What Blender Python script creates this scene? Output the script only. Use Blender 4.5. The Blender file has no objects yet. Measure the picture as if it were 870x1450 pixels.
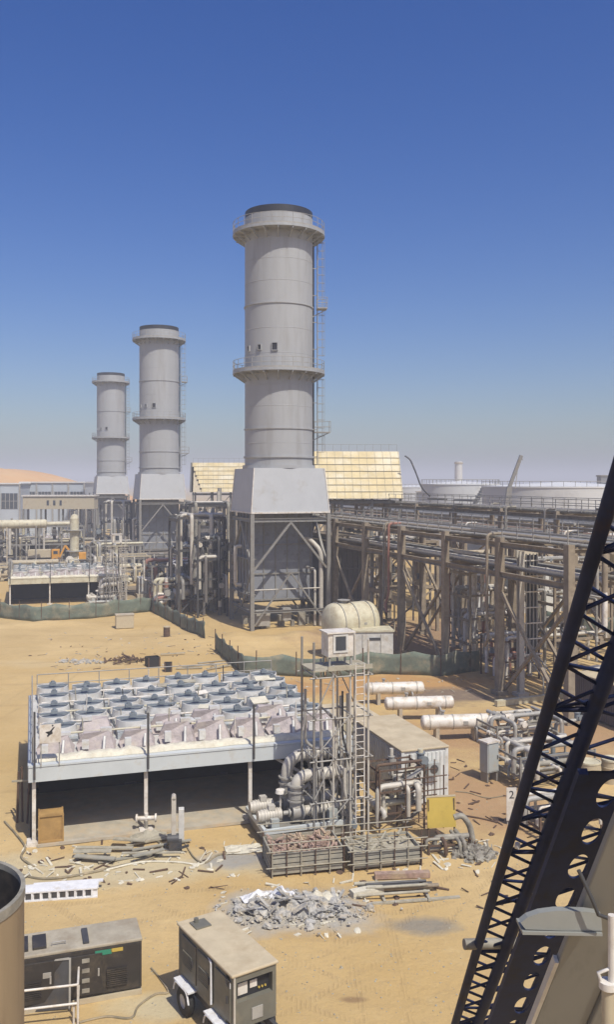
import bpy, math, random
from mathutils import Vector, Matrix, noise
R = math.radians
rnd = random.Random(11)
C = bpy.context.scene.collection

# ------------------------------------------------------------------ survey of the site
F, CX, HY, H = 1265.0, 435.0, 682.0, 15.7        # focal length / horizon measured on the photo, eye height in metres
def P(px, py, Y):
    return Vector(((px - CX) / F * Y, Y, H - (py - HY) / F * Y))
def G(px, py, z=0.0):
    Y = F * (H - z) / (py - HY)
    return Vector(((px - CX) / F * Y, Y, z))
A0 = R(19.14)                                      # plant grid is turned 19 degrees from the view
LV = Vector((math.cos(A0), math.sin(A0), 0))
DV = Vector((-math.sin(A0), math.cos(A0), 0))
UNIT = 78.0                                        # spacing of the three generating units
UP = Vector((0, 0, 1))
V = Vector

# ------------------------------------------------------------------ mesh builder
class MB:
    def __init__(self):
        self.v = []; self.f = []; self.sm = []
    def add(self, vs, fs, smooth=False, M=None):
        o = len(self.v)
        for p in vs:
            p = Vector(p)
            self.v.append(M @ p if M is not None else p)
        for f in fs:
            self.f.append([o + i for i in f]); self.sm.append(smooth)
        return self
    def box(self, c, s, M=None, rz=0.0):
        x, y, z = s[0] / 2, s[1] / 2, s[2] / 2
        vs = [(-x, -y, -z), (x, -y, -z), (x, y, -z), (-x, y, -z), (-x, -y, z), (x, -y, z), (x, y, z), (-x, y, z)]
        T = Matrix.Translation(Vector(c)) @ Matrix.Rotation(rz, 4, 'Z')
        if M is not None: T = M @ T
        return self.add(vs, [(0, 3, 2, 1), (4, 5, 6, 7), (0, 1, 5, 4), (1, 2, 6, 5), (2, 3, 7, 6), (3, 0, 4, 7)], False, T)
    def frame(self, p, q, up=None):
        p = Vector(p); q = Vector(q); d = (q - p)
        L = d.length; d.normalize()
        u = Vector(up) if up is not None else UP
        if abs(d.dot(u)) > 0.98: u = Vector((0, 1, 0)) if abs(d.y) < 0.9 else Vector((1, 0, 0))
        s = d.cross(u).normalized(); t = s.cross(d).normalized()
        return p, q, d, s, t, L
    def bar(self, p, q, w, h=None, up=None):
        h = h or w
        p, q, d, s, t, L = self.frame(p, q, up)
        vs = []
        for e in (p, q):
            for a, b in ((-1, -1), (1, -1), (1, 1), (-1, 1)):
                vs.append(e + s * a * w / 2 + t * b * h / 2)
        return self.add(vs, [(0, 1, 2, 3), (7, 6, 5, 4), (0, 4, 5, 1), (1, 5, 6, 2), (2, 6, 7, 3), (3, 7, 4, 0)])
    def ibeam(self, p, q, w, h, up=None, t_=0.12):
        p, q, d, s, t, L = self.frame(p, q, up)
        k = h * t_
        self.bar(p + t * (h / 2 - k / 2), q + t * (h / 2 - k / 2), w, k, t)
        self.bar(p - t * (h / 2 - k / 2), q - t * (h / 2 - k / 2), w, k, t)
        return self.bar(p, q, w * t_, h - 2 * k, t)
    def tube(self, p, q, r, r2=None, n=10, caps=True):
        r2 = r if r2 is None else r2
        p, q, d, s, t, L = self.frame(p, q)
        a, b = [], []
        for i in range(n):
            c, si = math.cos(2 * math.pi * i / n), math.sin(2 * math.pi * i / n)
            a.append(p + (s * c + t * si) * r); b.append(q + (s * c + t * si) * r2)
        self.add(a + b, [(i, (i + 1) % n, n + (i + 1) % n, n + i) for i in range(n)], True)
        if caps:
            self.add(a, [list(range(n))[::-1]]); self.add(b, [list(range(n))])
        return self
    def path(self, pts, r, n=8, bend=None, seg=5):
        pts = [Vector(p) for p in pts]
        if bend:
            out = [pts[0]]
            for i in range(1, len(pts) - 1):
                a, b, c = pts[i - 1], pts[i], pts[i + 1]
                u = (a - b); w = (c - b)
                k = min(bend, u.length * 0.49, w.length * 0.49)
                u.normalize(); w.normalize()
                for j in range(seg + 1):
                    tt = j / seg
                    out.append((b + u * k) * (1 - tt) ** 2 + b * 2 * tt * (1 - tt) + (b + w * k) * tt ** 2)
            out.append(pts[-1]); pts = out
        rings = []
        d0 = (pts[1] - pts[0]).normalized()
        s = d0.cross(UP)
        if s.length < 0.05: s = d0.cross(Vector((1, 0, 0)))
        s.normalize()
        for i, p in enumerate(pts):
            if i == 0: d = pts[1] - pts[0]
            elif i == len(pts) - 1: d = pts[-1] - pts[-2]
            else: d = (pts[i + 1] - p).normalized() + (p - pts[i - 1]).normalized()
            d.normalize()
            s = (s - d * s.dot(d)).normalized(); t = d.cross(s)
            rings.append([p + (s * math.cos(2 * math.pi * k / n) + t * math.sin(2 * math.pi * k / n)) * r for k in range(n)])
        vs = [x for g in rings for x in g]
        fs = []
        for i in range(len(rings) - 1):
            for k in range(n):
                fs.append((i * n + k, i * n + (k + 1) % n, (i + 1) * n + (k + 1) % n, (i + 1) * n + k))
        self.add(vs, fs, True)
        self.add(rings[0], [list(range(n))]); self.add(rings[-1], [list(range(n))[::-1]])
        return self
    def lathe(self, prof, n=32, M=None, smooth=True, split=True):
        # prof: list of (r, z); every segment has its own ring pair so edges stay crisp when split
        ang = [2 * math.pi * i / n for i in range(n)]
        if split:
            for (r0, z0), (r1, z1) in zip(prof[:-1], prof[1:]):
                a = [(r0 * math.cos(t), r0 * math.sin(t), z0) for t in ang]
                b = [(r1 * math.cos(t), r1 * math.sin(t), z1) for t in ang]
                self.add(a + b, [(i, (i + 1) % n, n + (i + 1) % n, n + i) for i in range(n)], smooth, M)
        else:
            vs = [(r * math.cos(t), r * math.sin(t), z) for r, z in prof for t in ang]
            fs = [(j * n + i, j * n + (i + 1) % n, (j + 1) * n + (i + 1) % n, (j + 1) * n + i) for j in range(len(prof) - 1) for i in range(n)]
            self.add(vs, fs, smooth, M)
        return self
    def prism(self, poly, M, th):
        n = len(poly)
        a = [(x, y, 0) for x, y in poly]; b = [(x, y, th) for x, y in poly]
        return self.add(a + b, [list(range(n))[::-1], list(range(n, 2 * n))] + [(i, (i + 1) % n, n + (i + 1) % n, n + i) for i in range(n)], False, M)
    def rock(self, c, s, rg, lump=0.35):
        # a broken angular stone from a jittered cube-sphere
        vs = []
        for x in (-1, 0, 1):
            for y in (-1, 0, 1):
                for z in (-1, 0, 1):
                    if x or y or z:
                        vs.append(Vector((x, y, z)).normalized() * (1 + rg.uniform(-lump, lump)))
        idx = {}
        k = 0
        for x in (-1, 0, 1):
            for y in (-1, 0, 1):
                for z in (-1, 0, 1):
                    if x or y or z: idx[(x, y, z)] = k; k += 1
        fs = []
        for ax in range(3):
            for sg in (-1, 1):
                for i in (-1, 0):
                    for j in (-1, 0):
                        q = []
                        for (a, b) in ((i, j), (i + 1, j), (i + 1, j + 1), (i, j + 1)):
                            t = [0, 0, 0]; t[ax] = sg; t[(ax + 1) % 3] = a; t[(ax + 2) % 3] = b
                            q.append(idx[tuple(t)])
                        fs.append(q if sg > 0 else q[::-1])
        M = Matrix.Translation(Vector(c)) @ Matrix.Rotation(rg.uniform(0, 6.28), 4, 'Z') @ Matrix.Rotation(rg.uniform(-.6, .6), 4, 'X') @ Matrix.Diagonal((s[0], s[1], s[2], 1))
        return self.add(vs, fs, False, M)
    def build(self, name, mat, parent=None, loc=None, bevel=0, label=None):
        me = bpy.data.meshes.new(name)
        me.from_pydata([tuple(p) for p in self.v], [], self.f)
        me.polygons.foreach_set('use_smooth', self.sm)
        me.materials.append(mat)
        me.update()
        o = bpy.data.objects.new(name, me); C.objects.link(o)
        if parent is not None: o.parent = parent
        if loc is not None: o.location = loc
        if bevel:
            b = o.modifiers.new('bevel', 'BEVEL'); b.width = bevel; b.segments = 2; b.limit_method = 'ANGLE'; b.angle_limit = R(50)
        if label: o['label'] = label
        return o

LABELS = {}
def tag(o, label, cat, group=None):
    LABELS[o.name] = label
    o['label'] = label.replace('{u}', 'nearest'); o['category'] = cat
    if group: o['group'] = group.replace('{u}', 'nearest')
    return o
def thing(name, label, cat, loc=(0, 0, 0), rz=0.0, group=None):
    o = bpy.data.objects.new(name, None); C.objects.link(o)
    o.empty_display_size = 0.3
    o.location = loc; o.rotation_euler = (0, 0, rz)
    return tag(o, label, cat, group)
def structure(o):
    o['kind'] = 'structure'; return o
def copy_tree(o, parent=None):
    c = o.copy(); C.objects.link(c)
    if parent is not None: c.parent = parent
    for ch in list(o.children): copy_tree(ch, c)
    return c

# ------------------------------------------------------------------ materials
def mat(name, col, rough=0.6, metal=0.0, var=0.18, scale=3.0, bump=0.0, dirt=None, dirt_amt=0.0, dscale=1.2, wave=None, streak=False, spec=None):
    m = bpy.data.materials.new(name); m.use_nodes = True
    nt = m.node_tree; N = nt.nodes; L = nt.links
    b = N['Principled BSDF']
    b.inputs['Roughness'].default_value = rough; b.inputs['Metallic'].default_value = metal
    if spec is not None: b.inputs['Specular IOR Level'].default_value = spec
    tc = N.new('ShaderNodeTexCoord')
    mp = N.new('ShaderNodeMapping'); L.new(tc.outputs['Object'], mp.inputs['Vector'])
    if streak: mp.inputs['Scale'].default_value = (1, 1, 0.12)
    oi = N.new('ShaderNodeObjectInfo')
    addv = N.new('ShaderNodeVectorMath'); addv.operation = 'ADD'
    sc = N.new('ShaderNodeMath'); sc.operation = 'MULTIPLY'; sc.inputs[1].default_value = 57.0
    L.new(oi.outputs['Random'], sc.inputs[0])
    L.new(mp.outputs[0], addv.inputs[0]); L.new(sc.outputs[0], addv.inputs[1])
    n1 = N.new('ShaderNodeTexNoise'); n1.inputs['Scale'].default_value = scale; n1.inputs['Detail'].default_value = 6; n1.inputs['Roughness'].default_value = 0.62
    L.new(addv.outputs[0], n1.inputs['Vector'])
    cr = N.new('ShaderNodeValToRGB')
    cr.color_ramp.elements[0].position = 0.3; cr.color_ramp.elements[1].position = 0.72
    cr.color_ramp.elements[0].color = tuple(c * (1 - var) for c in col) + (1,)
    cr.color_ramp.elements[1].color = tuple(min(c * (1 + var), 0.95) for c in col) + (1,)
    L.new(n1.outputs['Fac'], cr.inputs['Fac'])
    out = cr.outputs['Color']
    if dirt:
        n2 = N.new('ShaderNodeTexNoise'); n2.inputs['Scale'].default_value = dscale; n2.inputs['Detail'].default_value = 8; n2.inputs['Roughness'].default_value = 0.7
        L.new(addv.outputs[0], n2.inputs['Vector'])
        r2 = N.new('ShaderNodeValToRGB'); r2.color_ramp.elements[0].position = 0.62 - 0.3 * dirt_amt; r2.color_ramp.elements[1].position = 0.8 - 0.22 * dirt_amt
        L.new(n2.outputs['Fac'], r2.inputs['Fac'])
        mx = N.new('ShaderNodeMix'); mx.data_type = 'RGBA'
        L.new(r2.outputs['Color'], mx.inputs['Factor']); L.new(out, mx.inputs['A']); mx.inputs['B'].default_value = tuple(dirt) + (1,)
        out = mx.outputs['Result']
    L.new(out, b.inputs['Base Color'])
    hin = None
    if wave:
        w = N.new('ShaderNodeTexWave'); w.wave_type = 'BANDS'; w.bands_direction = wave[0]; w.inputs['Scale'].default_value = wave[1]; w.inputs['Distortion'].default_value = 0.0
        L.new(tc.outputs['Object'], w.inputs['Vector'])
        bp = N.new('ShaderNodeBump'); bp.inputs['Strength'].default_value = wave[2]; bp.inputs['Distance'].default_value = 0.05
        L.new(w.outputs['Fac'], bp.inputs['Height']); hin = bp
    if bump:
        n3 = N.new('ShaderNodeTexNoise'); n3.inputs['Scale'].default_value = scale * 4; n3.inputs['Detail'].default_value = 5
        L.new(addv.outputs[0], n3.inputs['Vector'])
        b2 = N.new('ShaderNodeBump'); b2.inputs['Strength'].default_value = bump; b2.inputs['Distance'].default_value = 0.05
        L.new(n3.outputs['Fac'], b2.inputs['Height'])
        if hin: L.new(hin.outputs['Normal'], b2.inputs['Normal'])
        hin = b2
    if hin: L.new(hin.outputs['Normal'], b.inputs['Normal'])
    return m

DUST = (0.42, 0.33, 0.2)
M = {}
M['stack'] = mat('stack_paint', (0.35, 0.355, 0.352), 0.55, 0, 0.06, 0.5, 0.01, (0.27, 0.262, 0.245), 0.38, 0.55, streak=True)
M['hood'] = mat('hood_cladding', (0.44, 0.45, 0.45), 0.5, 0, 0.05, 0.7, 0.02, (0.36, 0.34, 0.3), 0.2, 0.6)
M['ring'] = mat('platform_steel', (0.33, 0.34, 0.34), 0.6, 0.1, 0.15, 2)
M['blackrim'] = mat('black_rim', (0.018, 0.019, 0.025), 0.5, 0, 0.3, 1)
M['galv'] = mat('galvanised', (0.34, 0.325, 0.29), 0.55, 0.08, 0.18, 3, 0, (0.26, 0.22, 0.17), 0.25)
M['frame'] = mat('grey_frame', (0.235, 0.225, 0.2), 0.55, 0.1, 0.15, 2, 0, (0.2, 0.15, 0.1), 0.25)
M['dark'] = mat('dark_steel', (0.06, 0.06, 0.062), 0.55, 0.1, 0.3, 2, 0, (0.12, 0.09, 0.06), 0.3)
M['brownsteel'] = mat('brown_fireproofing', (0.27, 0.22, 0.155), 0.85, 0, 0.25, 1.5, 0.2, (0.16, 0.125, 0.09), 0.35)
M['brownduct'] = mat('brown_duct', (0.17, 0.155, 0.14), 0.6, 0.1, 0.15, 1.2, 0, (0.1, 0.085, 0.07), 0.25)
M['greyduct'] = mat('grey_duct', (0.22, 0.23, 0.25), 0.6, 0.0, 0.12, 1.0, 0, (0.15, 0.14, 0.13), 0.3)
M['white'] = mat('white_paint', (0.66, 0.62, 0.55), 0.5, 0, 0.12, 2, 0.02, (0.44, 0.36, 0.25), 0.5, 2.2)
M['lagging'] = mat('pipe_lagging', (0.5, 0.465, 0.395), 0.55, 0.06, 0.14, 2, 0.05, (0.36, 0.3, 0.22), 0.3)
M['cream'] = mat('cream_paint', (0.54, 0.5, 0.36), 0.6, 0, 0.14, 1.5, 0.02, (0.4, 0.33, 0.21), 0.5, 1.6)
M['beige'] = mat('beige_paint', (0.48, 0.41, 0.28), 0.6, 0, 0.14, 1.2, 0, (0.36, 0.28, 0.18), 0.4)
M['tanroof'] = mat('dusty_roof', (0.5, 0.42, 0.28), 0.8, 0, 0.12, 1.2, 0.06, (0.4, 0.32, 0.2), 0.5, 0.9)
M['dullroof'] = mat('dull_beige_roof', (0.36, 0.32, 0.24), 0.8, 0, 0.18, 1.6, 0.06, (0.27, 0.22, 0.15), 0.45, 1.3)
M['grgrey'] = mat('generator_grey', (0.15, 0.145, 0.115), 0.5, 0.05, 0.16, 1.8, 0.03, (0.27, 0.23, 0.15), 0.4, 1.1)
M['gensetdark'] = mat('genset_dark', (0.032, 0.028, 0.025), 0.5, 0, 0.25, 2, 0, (0.1, 0.08, 0.055), 0.35, 1.3)
M['black'] = mat('black_rubber', (0.02, 0.02, 0.02), 0.75, 0, 0.3, 4, 0, (0.12, 0.095, 0.06), 0.35)
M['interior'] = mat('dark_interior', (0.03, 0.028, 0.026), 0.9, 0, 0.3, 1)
M['fanblue'] = mat('fan_blue_grey', (0.38, 0.41, 0.425), 0.6, 0.0, 0.25, 1.6, 0.05, (0.52, 0.46, 0.36), 0.5, 1.6)
M['fanwhite'] = mat('fan_pale', (0.58, 0.57, 0.53), 0.5, 0.05, 0.18, 2, 0.03, (0.45, 0.38, 0.28), 0.3)
M['motor'] = mat('motor_blue', (0.2, 0.225, 0.24), 0.5, 0.1, 0.25, 3)
M['mauve'] = mat('mauve_wrapping', (0.39, 0.34, 0.325), 0.6, 0, 0.25, 2.5, 0.5, (0.46, 0.4, 0.33), 0.4)
M['tarp'] = mat('cream_tarp', (0.6, 0.56, 0.44), 0.7, 0, 0.15, 3, 0.6, (0.42, 0.36, 0.25), 0.3)
M['fascia'] = mat('fascia_paint', (0.52, 0.55, 0.54), 0.5, 0, 0.07, 0.8, 0, (0.42, 0.38, 0.3), 0.25, 0.8)
M['wood'] = mat('plywood', (0.36, 0.22, 0.075), 0.75, 0, 0.2, 2.5, 0.1, (0.24, 0.14, 0.05), 0.3)
M['timber'] = mat('grey_timber', (0.36, 0.33, 0.25), 0.85, 0, 0.25, 3, 0.2, (0.25, 0.2, 0.13), 0.35)
M['planks'] = mat('greenish_planks', (0.3, 0.285, 0.23), 0.85, 0, 0.2, 2.5, 0.2, (0.36, 0.31, 0.22), 0.35)
M['brick'] = mat('reddish_scrap', (0.33, 0.225, 0.175), 0.85, 0, 0.35, 5, 0.3, DUST, 0.5)
M['rust'] = mat('rusty_steel', (0.12, 0.075, 0.048), 0.8, 0.1, 0.3, 3, 0.2, (0.09, 0.06, 0.045), 0.35)
M['rusttank'] = mat('rusty_tan_tank', (0.27, 0.2, 0.115), 0.7, 0.05, 0.18, 1.0, 0.1, (0.15, 0.1, 0.06), 0.35, 0.9, streak=True)
M['concrete'] = mat('concrete', (0.4, 0.36, 0.28), 0.9, 0, 0.18, 1.5, 0.25, (0.47, 0.37, 0.24), 0.6)
M['rubble'] = mat('grey_rubble', (0.37, 0.36, 0.33), 0.95, 0, 0.5, 5, 0.3, (0.45, 0.36, 0.22), 0.5, 2.5)
M['sheet'] = mat('white_sheet', (0.7, 0.7, 0.7), 0.6, 0, 0.12, 3, 0.4, (0.48, 0.42, 0.32), 0.25)
M['net'] = mat('green_net', (0.13, 0.155, 0.12), 0.9, 0, 0.22, 1.5, 0.3, (0.3, 0.26, 0.17), 0.4, 0.6)
M['navy'] = mat('navy_boom', (0.007, 0.016, 0.062), 0.6, 0, 0.35, 2.5, 0.02, (0.016, 0.015, 0.026), 0.3, 2.0, spec=.2)
M['boomred'] = mat('boom_chord', (0.007, 0.014, 0.05), 0.6, 0, 0.35, 2, 0.02, (0.03, 0.016, 0.014), 0.33, 1.8, spec=.22)
M['girder'] = mat('girder_grey', (0.22, 0.215, 0.19), 0.6, 0.0, 0.1, 0.8, 0.02, (0.12, 0.11, 0.095), 0.35, 0.7, streak=True)
M['bracket'] = mat('bracket_grey', (0.26, 0.265, 0.24), 0.5, 0.1, 0.1, 1.5)
M['yellow'] = mat('yellow_board', (0.5, 0.36, 0.07), 0.6, 0, 0.08, 1.5, 0, (0.4, 0.28, 0.06), 0.3)
M['orange'] = mat('machine_orange', (0.6, 0.28, 0.03), 0.5, 0, 0.15, 2, 0, DUST, 0.25)
M['gold'] = mat('gold_hood', (0.56, 0.45, 0.23), 0.6, 0.0, 0.16, 0.5, 0.03, (0.66, 0.6, 0.44), 0.5, 0.3)
M['paleblue'] = mat('pale_blue_cladding', (0.4, 0.44, 0.48), 0.6, 0, 0.08, 0.3)
M['glass'] = mat('dark_glass', (0.05, 0.06, 0.075), 0.15, 0, 0.2, 1)
M['tank'] = mat('tank_grey', (0.55, 0.55, 0.53), 0.6, 0, 0.06, 0.1, 0, (0.34, 0.33, 0.31), 0.3, 0.1)
M['tankroof'] = mat('tank_roof', (0.6, 0.6, 0.58), 0.55, 0, 0.06, 0.1)
M['container'] = mat('container_white', (0.6, 0.61, 0.58), 0.55, 0, 0.06, 1, 0, (0.42, 0.35, 0.25), 0.3, 0.9)
M['greybox'] = mat('cabinet_grey', (0.36, 0.38, 0.36), 0.5, 0, 0.08, 1.5, 0, DUST, 0.25)
M['purple'] = mat('maroon_panel', (0.11, 0.085, 0.085), 0.7, 0, 0.12, 1.0)
M['inkblack'] = mat('ink_black', (0.02, 0.02, 0.022), 0.7, 0, 0.1, 2)
M['green'] = mat('green_sticker', (0.03, 0.22, 0.13), 0.6, 0, 0.1, 2)
M['cable'] = mat('cable_sheath', (0.2, 0.17, 0.11), 0.8, 0, 0.2, 2, 0, DUST, 0.5)
M['redpipe'] = mat('reddish_pipe', (0.3, 0.14, 0.1), 0.6, 0, 0.2, 2)
M['grime'] = mat('dusty_machinery', (0.28, 0.26, 0.21), 0.7, 0.1, 0.3, 3, 0.1, (0.12, 0.1, 0.08), 0.4)

# ------------------------------------------------------------------ ground
def gh(x, y):
    """gentle lie of the land"""
    h = 0.10 * (noise.noise(Vector((x * .11, y * .11, 0.3)))) + 0.045 * noise.noise(Vector((x * .45, y * .45, 2.3)))
    h += 0.02 * noise.noise(Vector((x * 1.3, y * 1.3, 5.3)))
    for (px, py, rx, ry, hh) in MOUNDS:
        g = G(px, py); d = ((x - g.x) / rx) ** 2 + ((y - g.y) / ry) ** 2
        if d < 6: h += hh * math.exp(-d * 1.4) * (1 + 0.5 * noise.noise(Vector((x * .5, y * .5, 9))))
    return h
MOUNDS = [(430, 908, 5.0, 2.2, 0.9), (330, 905, 3.0, 3.0, 0.6), (75, 884, 5, 1.6, 0.35), (255, 905, 3.0, 4, 0.3), (420, 1285, 2.6, 1.0, 0.22), (660, 1205, 1.6, .8, .2)]
def axis(lo, hi, fine, far, g=1.35):
    out = []; x = lo
    while x <= hi: out.append(x); x += fine
    a = []; st = fine; x = lo
    while x > -far: st *= g; x -= st; a.append(x)
    b = []; st = fine; x = out[-1]
    while x < far: st *= g; x += st; b.append(x)
    return a[::-1] + out + b
xs = axis(-34, 34, 0.4, 9000); ys = axis(16, 112, 0.4, 9000)
vs, fs = [], []
for y in ys:
    for x in xs: vs.append((x, y, gh(x, y) if (-60 < x < 60 and 5 < y < 150) else 0.0))
nx = len(xs)
for j in range(len(ys) - 1):
    for i in range(nx - 1):
        fs.append((j * nx + i, j * nx + i + 1, (j + 1) * nx + i + 1, (j + 1) * nx + i))
gm = MB(); gm.v = [Vector(v) for v in vs]; gm.f = fs; gm.sm = [True] * len(fs)

def ground_mat():
    m = bpy.data.materials.new('desert_ground'); m.use_nodes = True
    nt = m.node_tree; N = nt.nodes; L = nt.links; b = N['Principled BSDF']
    b.inputs['Roughness'].default_value = 0.95; b.inputs['Specular IOR Level'].default_value = 0.1
    tc = N.new('ShaderNodeTexCoord'); pos = tc.outputs['Object']
    def nz(scale, det=6, rough=.6, vec=None, dist=0):
        n = N.new('ShaderNodeTexNoise'); n.inputs['Scale'].default_value = scale; n.inputs['Detail'].default_value = det; n.inputs['Roughness'].default_value = rough; n.inputs['Distortion'].default_value = dist
        L.new(vec or pos, n.inputs['Vector']); return n.outputs['Fac']
    def ramp(fac, a, bb, c0=(0, 0, 0, 1), c1=(1, 1, 1, 1)):
        r = N.new('ShaderNodeValToRGB'); r.color_ramp.elements[0].position = a; r.color_ramp.elements[1].position = bb
        r.color_ramp.elements[0].color = c0; r.color_ramp.elements[1].color = c1; L.new(fac, r.inputs['Fac']); return r.outputs['Color']
    def mix(f, a, bcol, mode='MIX'):
        x = N.new('ShaderNodeMix'); x.data_type = 'RGBA'; x.blend_type = mode
        if isinstance(f, float): x.inputs['Factor'].default_value = f
        else: L.new(f, x.inputs['Factor'])
        for sock, val in (('A', a), ('B', bcol)):
            if isinstance(val, tuple): x.inputs[sock].default_value = val
            else: L.new(val, x.inputs[sock])
        return x.outputs['Result']
    def math_(op, a, bb):
        x = N.new('ShaderNodeMath'); x.operation = op; x.use_clamp = (bb != -.35)
        for i, v in enumerate((a, bb)):
            if isinstance(v, (int, float)): x.inputs[i].default_value = v
            else: L.new(v, x.inputs[i])
        return x.outputs[0]
    col = ramp(nz(0.16, 8, .62), 0.3, 0.72, (0.445, 0.318, 0.148, 1), (0.585, 0.43, 0.21, 1))
    col = mix(ramp(nz(0.05, 4, .5), .45, .62), col, (0.49, 0.34, 0.145, 1))
    # patches of differing soil: reddish fill, grey gravel, pale concrete dust; also painted rack shade
    def patch(px, py, rx, ry, soft=0.5, nscale=0.35):
        g = G(px, py)
        s = N.new('ShaderNodeVectorMath'); s.operation = 'SUBTRACT'; L.new(pos, s.inputs[0]); s.inputs[1].default_value = (g.x, g.y, 0)
        d = N.new('ShaderNodeVectorMath'); d.operation = 'DIVIDE'; L.new(s.outputs[0], d.inputs[0]); d.inputs[1].default_value = (rx, ry, 1000)
        ln = N.new('ShaderNodeVectorMath'); ln.operation = 'LENGTH'; L.new(d.outputs[0], ln.inputs[0])
        w = N.new('ShaderNodeMath'); w.operation = 'ADD'; L.new(ln.outputs['Value'], w.inputs[0])
        k = N.new('ShaderNodeMath'); k.operation = 'MULTIPLY_ADD'; L.new(nz(nscale, 6, .6), k.inputs[0]); k.inputs[1].default_value = 1.6; k.inputs[2].default_value = -0.8
        L.new(k.outputs[0], w.inputs[1])
        return ramp(w.outputs[0], 1.0 - soft, 1.0, (1, 1, 1, 1), (0, 0, 0, 1))
    red = (0.38, 0.245, 0.13, 1); grey = (0.33, 0.31, 0.265, 1); pale = (0.50, 0.42, 0.26, 1); orange = (0.45, 0.265, 0.11, 1)
    col = mix(patch(670, 1130, 4.5, 6), col, red)
    col = mix(patch(760, 1040, 12, 7), col, red)
    col = mix(patch(560, 970, 12, 6), col, orange)
    col = mix(patch(380, 975, 8, 4), col, orange)
    col = mix(patch(420, 1290, 3.9, 2.1), col, (0.37, 0.345, 0.29, 1))
    col = mix(patch(600, 1310, 1.6, 0.8), col, (0.27, 0.235, 0.175, 1))
    col = mix(patch(190, 1225, 7, 2.2, .6), col, pale)
    col = mix(patch(330, 1215, 2.2, 1.1), col, grey)
    col = mix(patch(60, 1240, 4, 2.2), col, pale)
    col = mix(patch(240, 1420, 2.2, 1.0), col, pale)
    col = mix(patch(500, 1415, 0.55, 0.22), col, (0.3, 0.2, 0.1, 1))
    soil = (0.2, 0.17, 0.13, 1)
    col = mix(patch(140, 785, 60, 45, .3, .1), col, soil)
    col = mix(patch(255, 838, 16, 14), col, soil)
    col = mix(patch(600, 905, 14, 16), col, (0.3, 0.2, 0.12, 1))
    col = mix(patch(640, 985, 5, 3), col, (0.2, 0.15, 0.11, 1))  # dark brown soil with the rack's shadow painted into its colour
    col = mix(patch(100, 940, 9, 2), col, (0.52, 0.39, 0.2, 1))
    # wheel ruts and churned texture
    wv = N.new('ShaderNodeTexWave'); wv.wave_type = 'RINGS'; wv.inputs['Scale'].default_value = 0.09; wv.inputs['Distortion'].default_value = 7; wv.inputs['Detail'].default_value = 3; wv.inputs['Detail Scale'].default_value = 0.6
    L.new(pos, wv.inputs['Vector'])
    ruts = ramp(wv.outputs['Fac'], 0.0, 0.12, (1, 1, 1, 1), (0, 0, 0, 1))
    ruts = math_('MULTIPLY', ruts, ramp(nz(0.25, 3), .45, .6))
    col = mix(math_('MULTIPLY', ruts, 0.22), col, (0.3, 0.2, 0.1, 1))
    col = mix(math_('MULTIPLY', ramp(nz(2.2, 8, .75), .52, .7), .35), col, (0.34, 0.25, 0.145, 1))
    col = mix(math_('MULTIPLY', ramp(nz(9, 4, .7), .6, .68), .35), col, (0.27, 0.21, 0.13, 1))
    col = mix(math_('MULTIPLY', ramp(nz(0.9, 6, .7), .55, .75), .3), col, (0.6, 0.48, 0.26, 1))
    # pairs of wheel tracks
    tracks = None
    wob = N.new('ShaderNodeMath'); wob.operation = 'MULTIPLY_ADD'; L.new(nz(0.09, 2, .4), wob.inputs[0]); wob.inputs[1].default_value = 5.0; wob.inputs[2].default_value = -2.5
    fine = N.new('ShaderNodeMath'); fine.operation = 'MULTIPLY_ADD'; L.new(nz(2.5, 3, .6), fine.inputs[0]); fine.inputs[1].default_value = .16; fine.inputs[2].default_value = -.08
    for (a, c, off2) in ((G(60, 1300), G(720, 1255), 1.7), (G(330, 1450), G(690, 1240), 1.5), (G(180, 1300), G(560, 1440), 1.8), (G(20, 920), G(420, 905), 2.0), (G(20, 1000), G(190, 890), 1.8), (G(560, 1450), G(470, 1250), 1.4)):
        dv = (c - a).normalized(); nv = V((-dv.y, dv.x, 0))
        dt = N.new('ShaderNodeVectorMath'); dt.operation = 'DOT_PRODUCT'; L.new(pos, dt.inputs[0]); dt.inputs[1].default_value = nv
        ad = N.new('ShaderNodeMath'); ad.operation = 'ADD'; L.new(dt.outputs['Value'], ad.inputs[0]); L.new(wob.outputs[0], ad.inputs[1])
        a2 = N.new('ShaderNodeMath'); a2.operation = 'ADD'; L.new(ad.outputs[0], a2.inputs[0]); L.new(fine.outputs[0], a2.inputs[1])
        for o_ in (-off2 / 2, off2 / 2):
            cm = N.new('ShaderNodeMath'); cm.operation = 'COMPARE'; L.new(a2.outputs[0], cm.inputs[0]); cm.inputs[1].default_value = a.dot(nv) + o_; cm.inputs[2].default_value = .13
            if tracks is None: tracks = cm.outputs[0]
            else: tracks = math_('MAXIMUM', tracks, cm.outputs[0])
    tracks = math_('MULTIPLY', tracks, ramp(nz(.35, 5, .65), .42, .56))
    tread = N.new('ShaderNodeTexWave'); tread.inputs['Scale'].default_value = 2.2; tread.inputs['Distortion'].default_value = 2; L.new(pos, tread.inputs['Vector'])
    tracks = math_('MULTIPLY', tracks, math_('ADD', tread.outputs['Fac'], .45))
    col = mix(math_('MULTIPLY', tracks, .22), col, (0.33, 0.23, 0.115, 1))
    L.new(col, b.inputs['Base Color'])
    h = N.new('ShaderNodeMath'); h.operation = 'ADD'
    L.new(nz(3.0, 8, .7), h.inputs[0]); L.new(math_('MULTIPLY', math_('MAXIMUM', math_('MULTIPLY', ruts, .4), tracks), -.35), h.inputs[1])
    bp = N.new('ShaderNodeBump'); bp.inputs['Strength'].default_value = 0.55; bp.inputs['Distance'].default_value = 0.12
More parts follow.
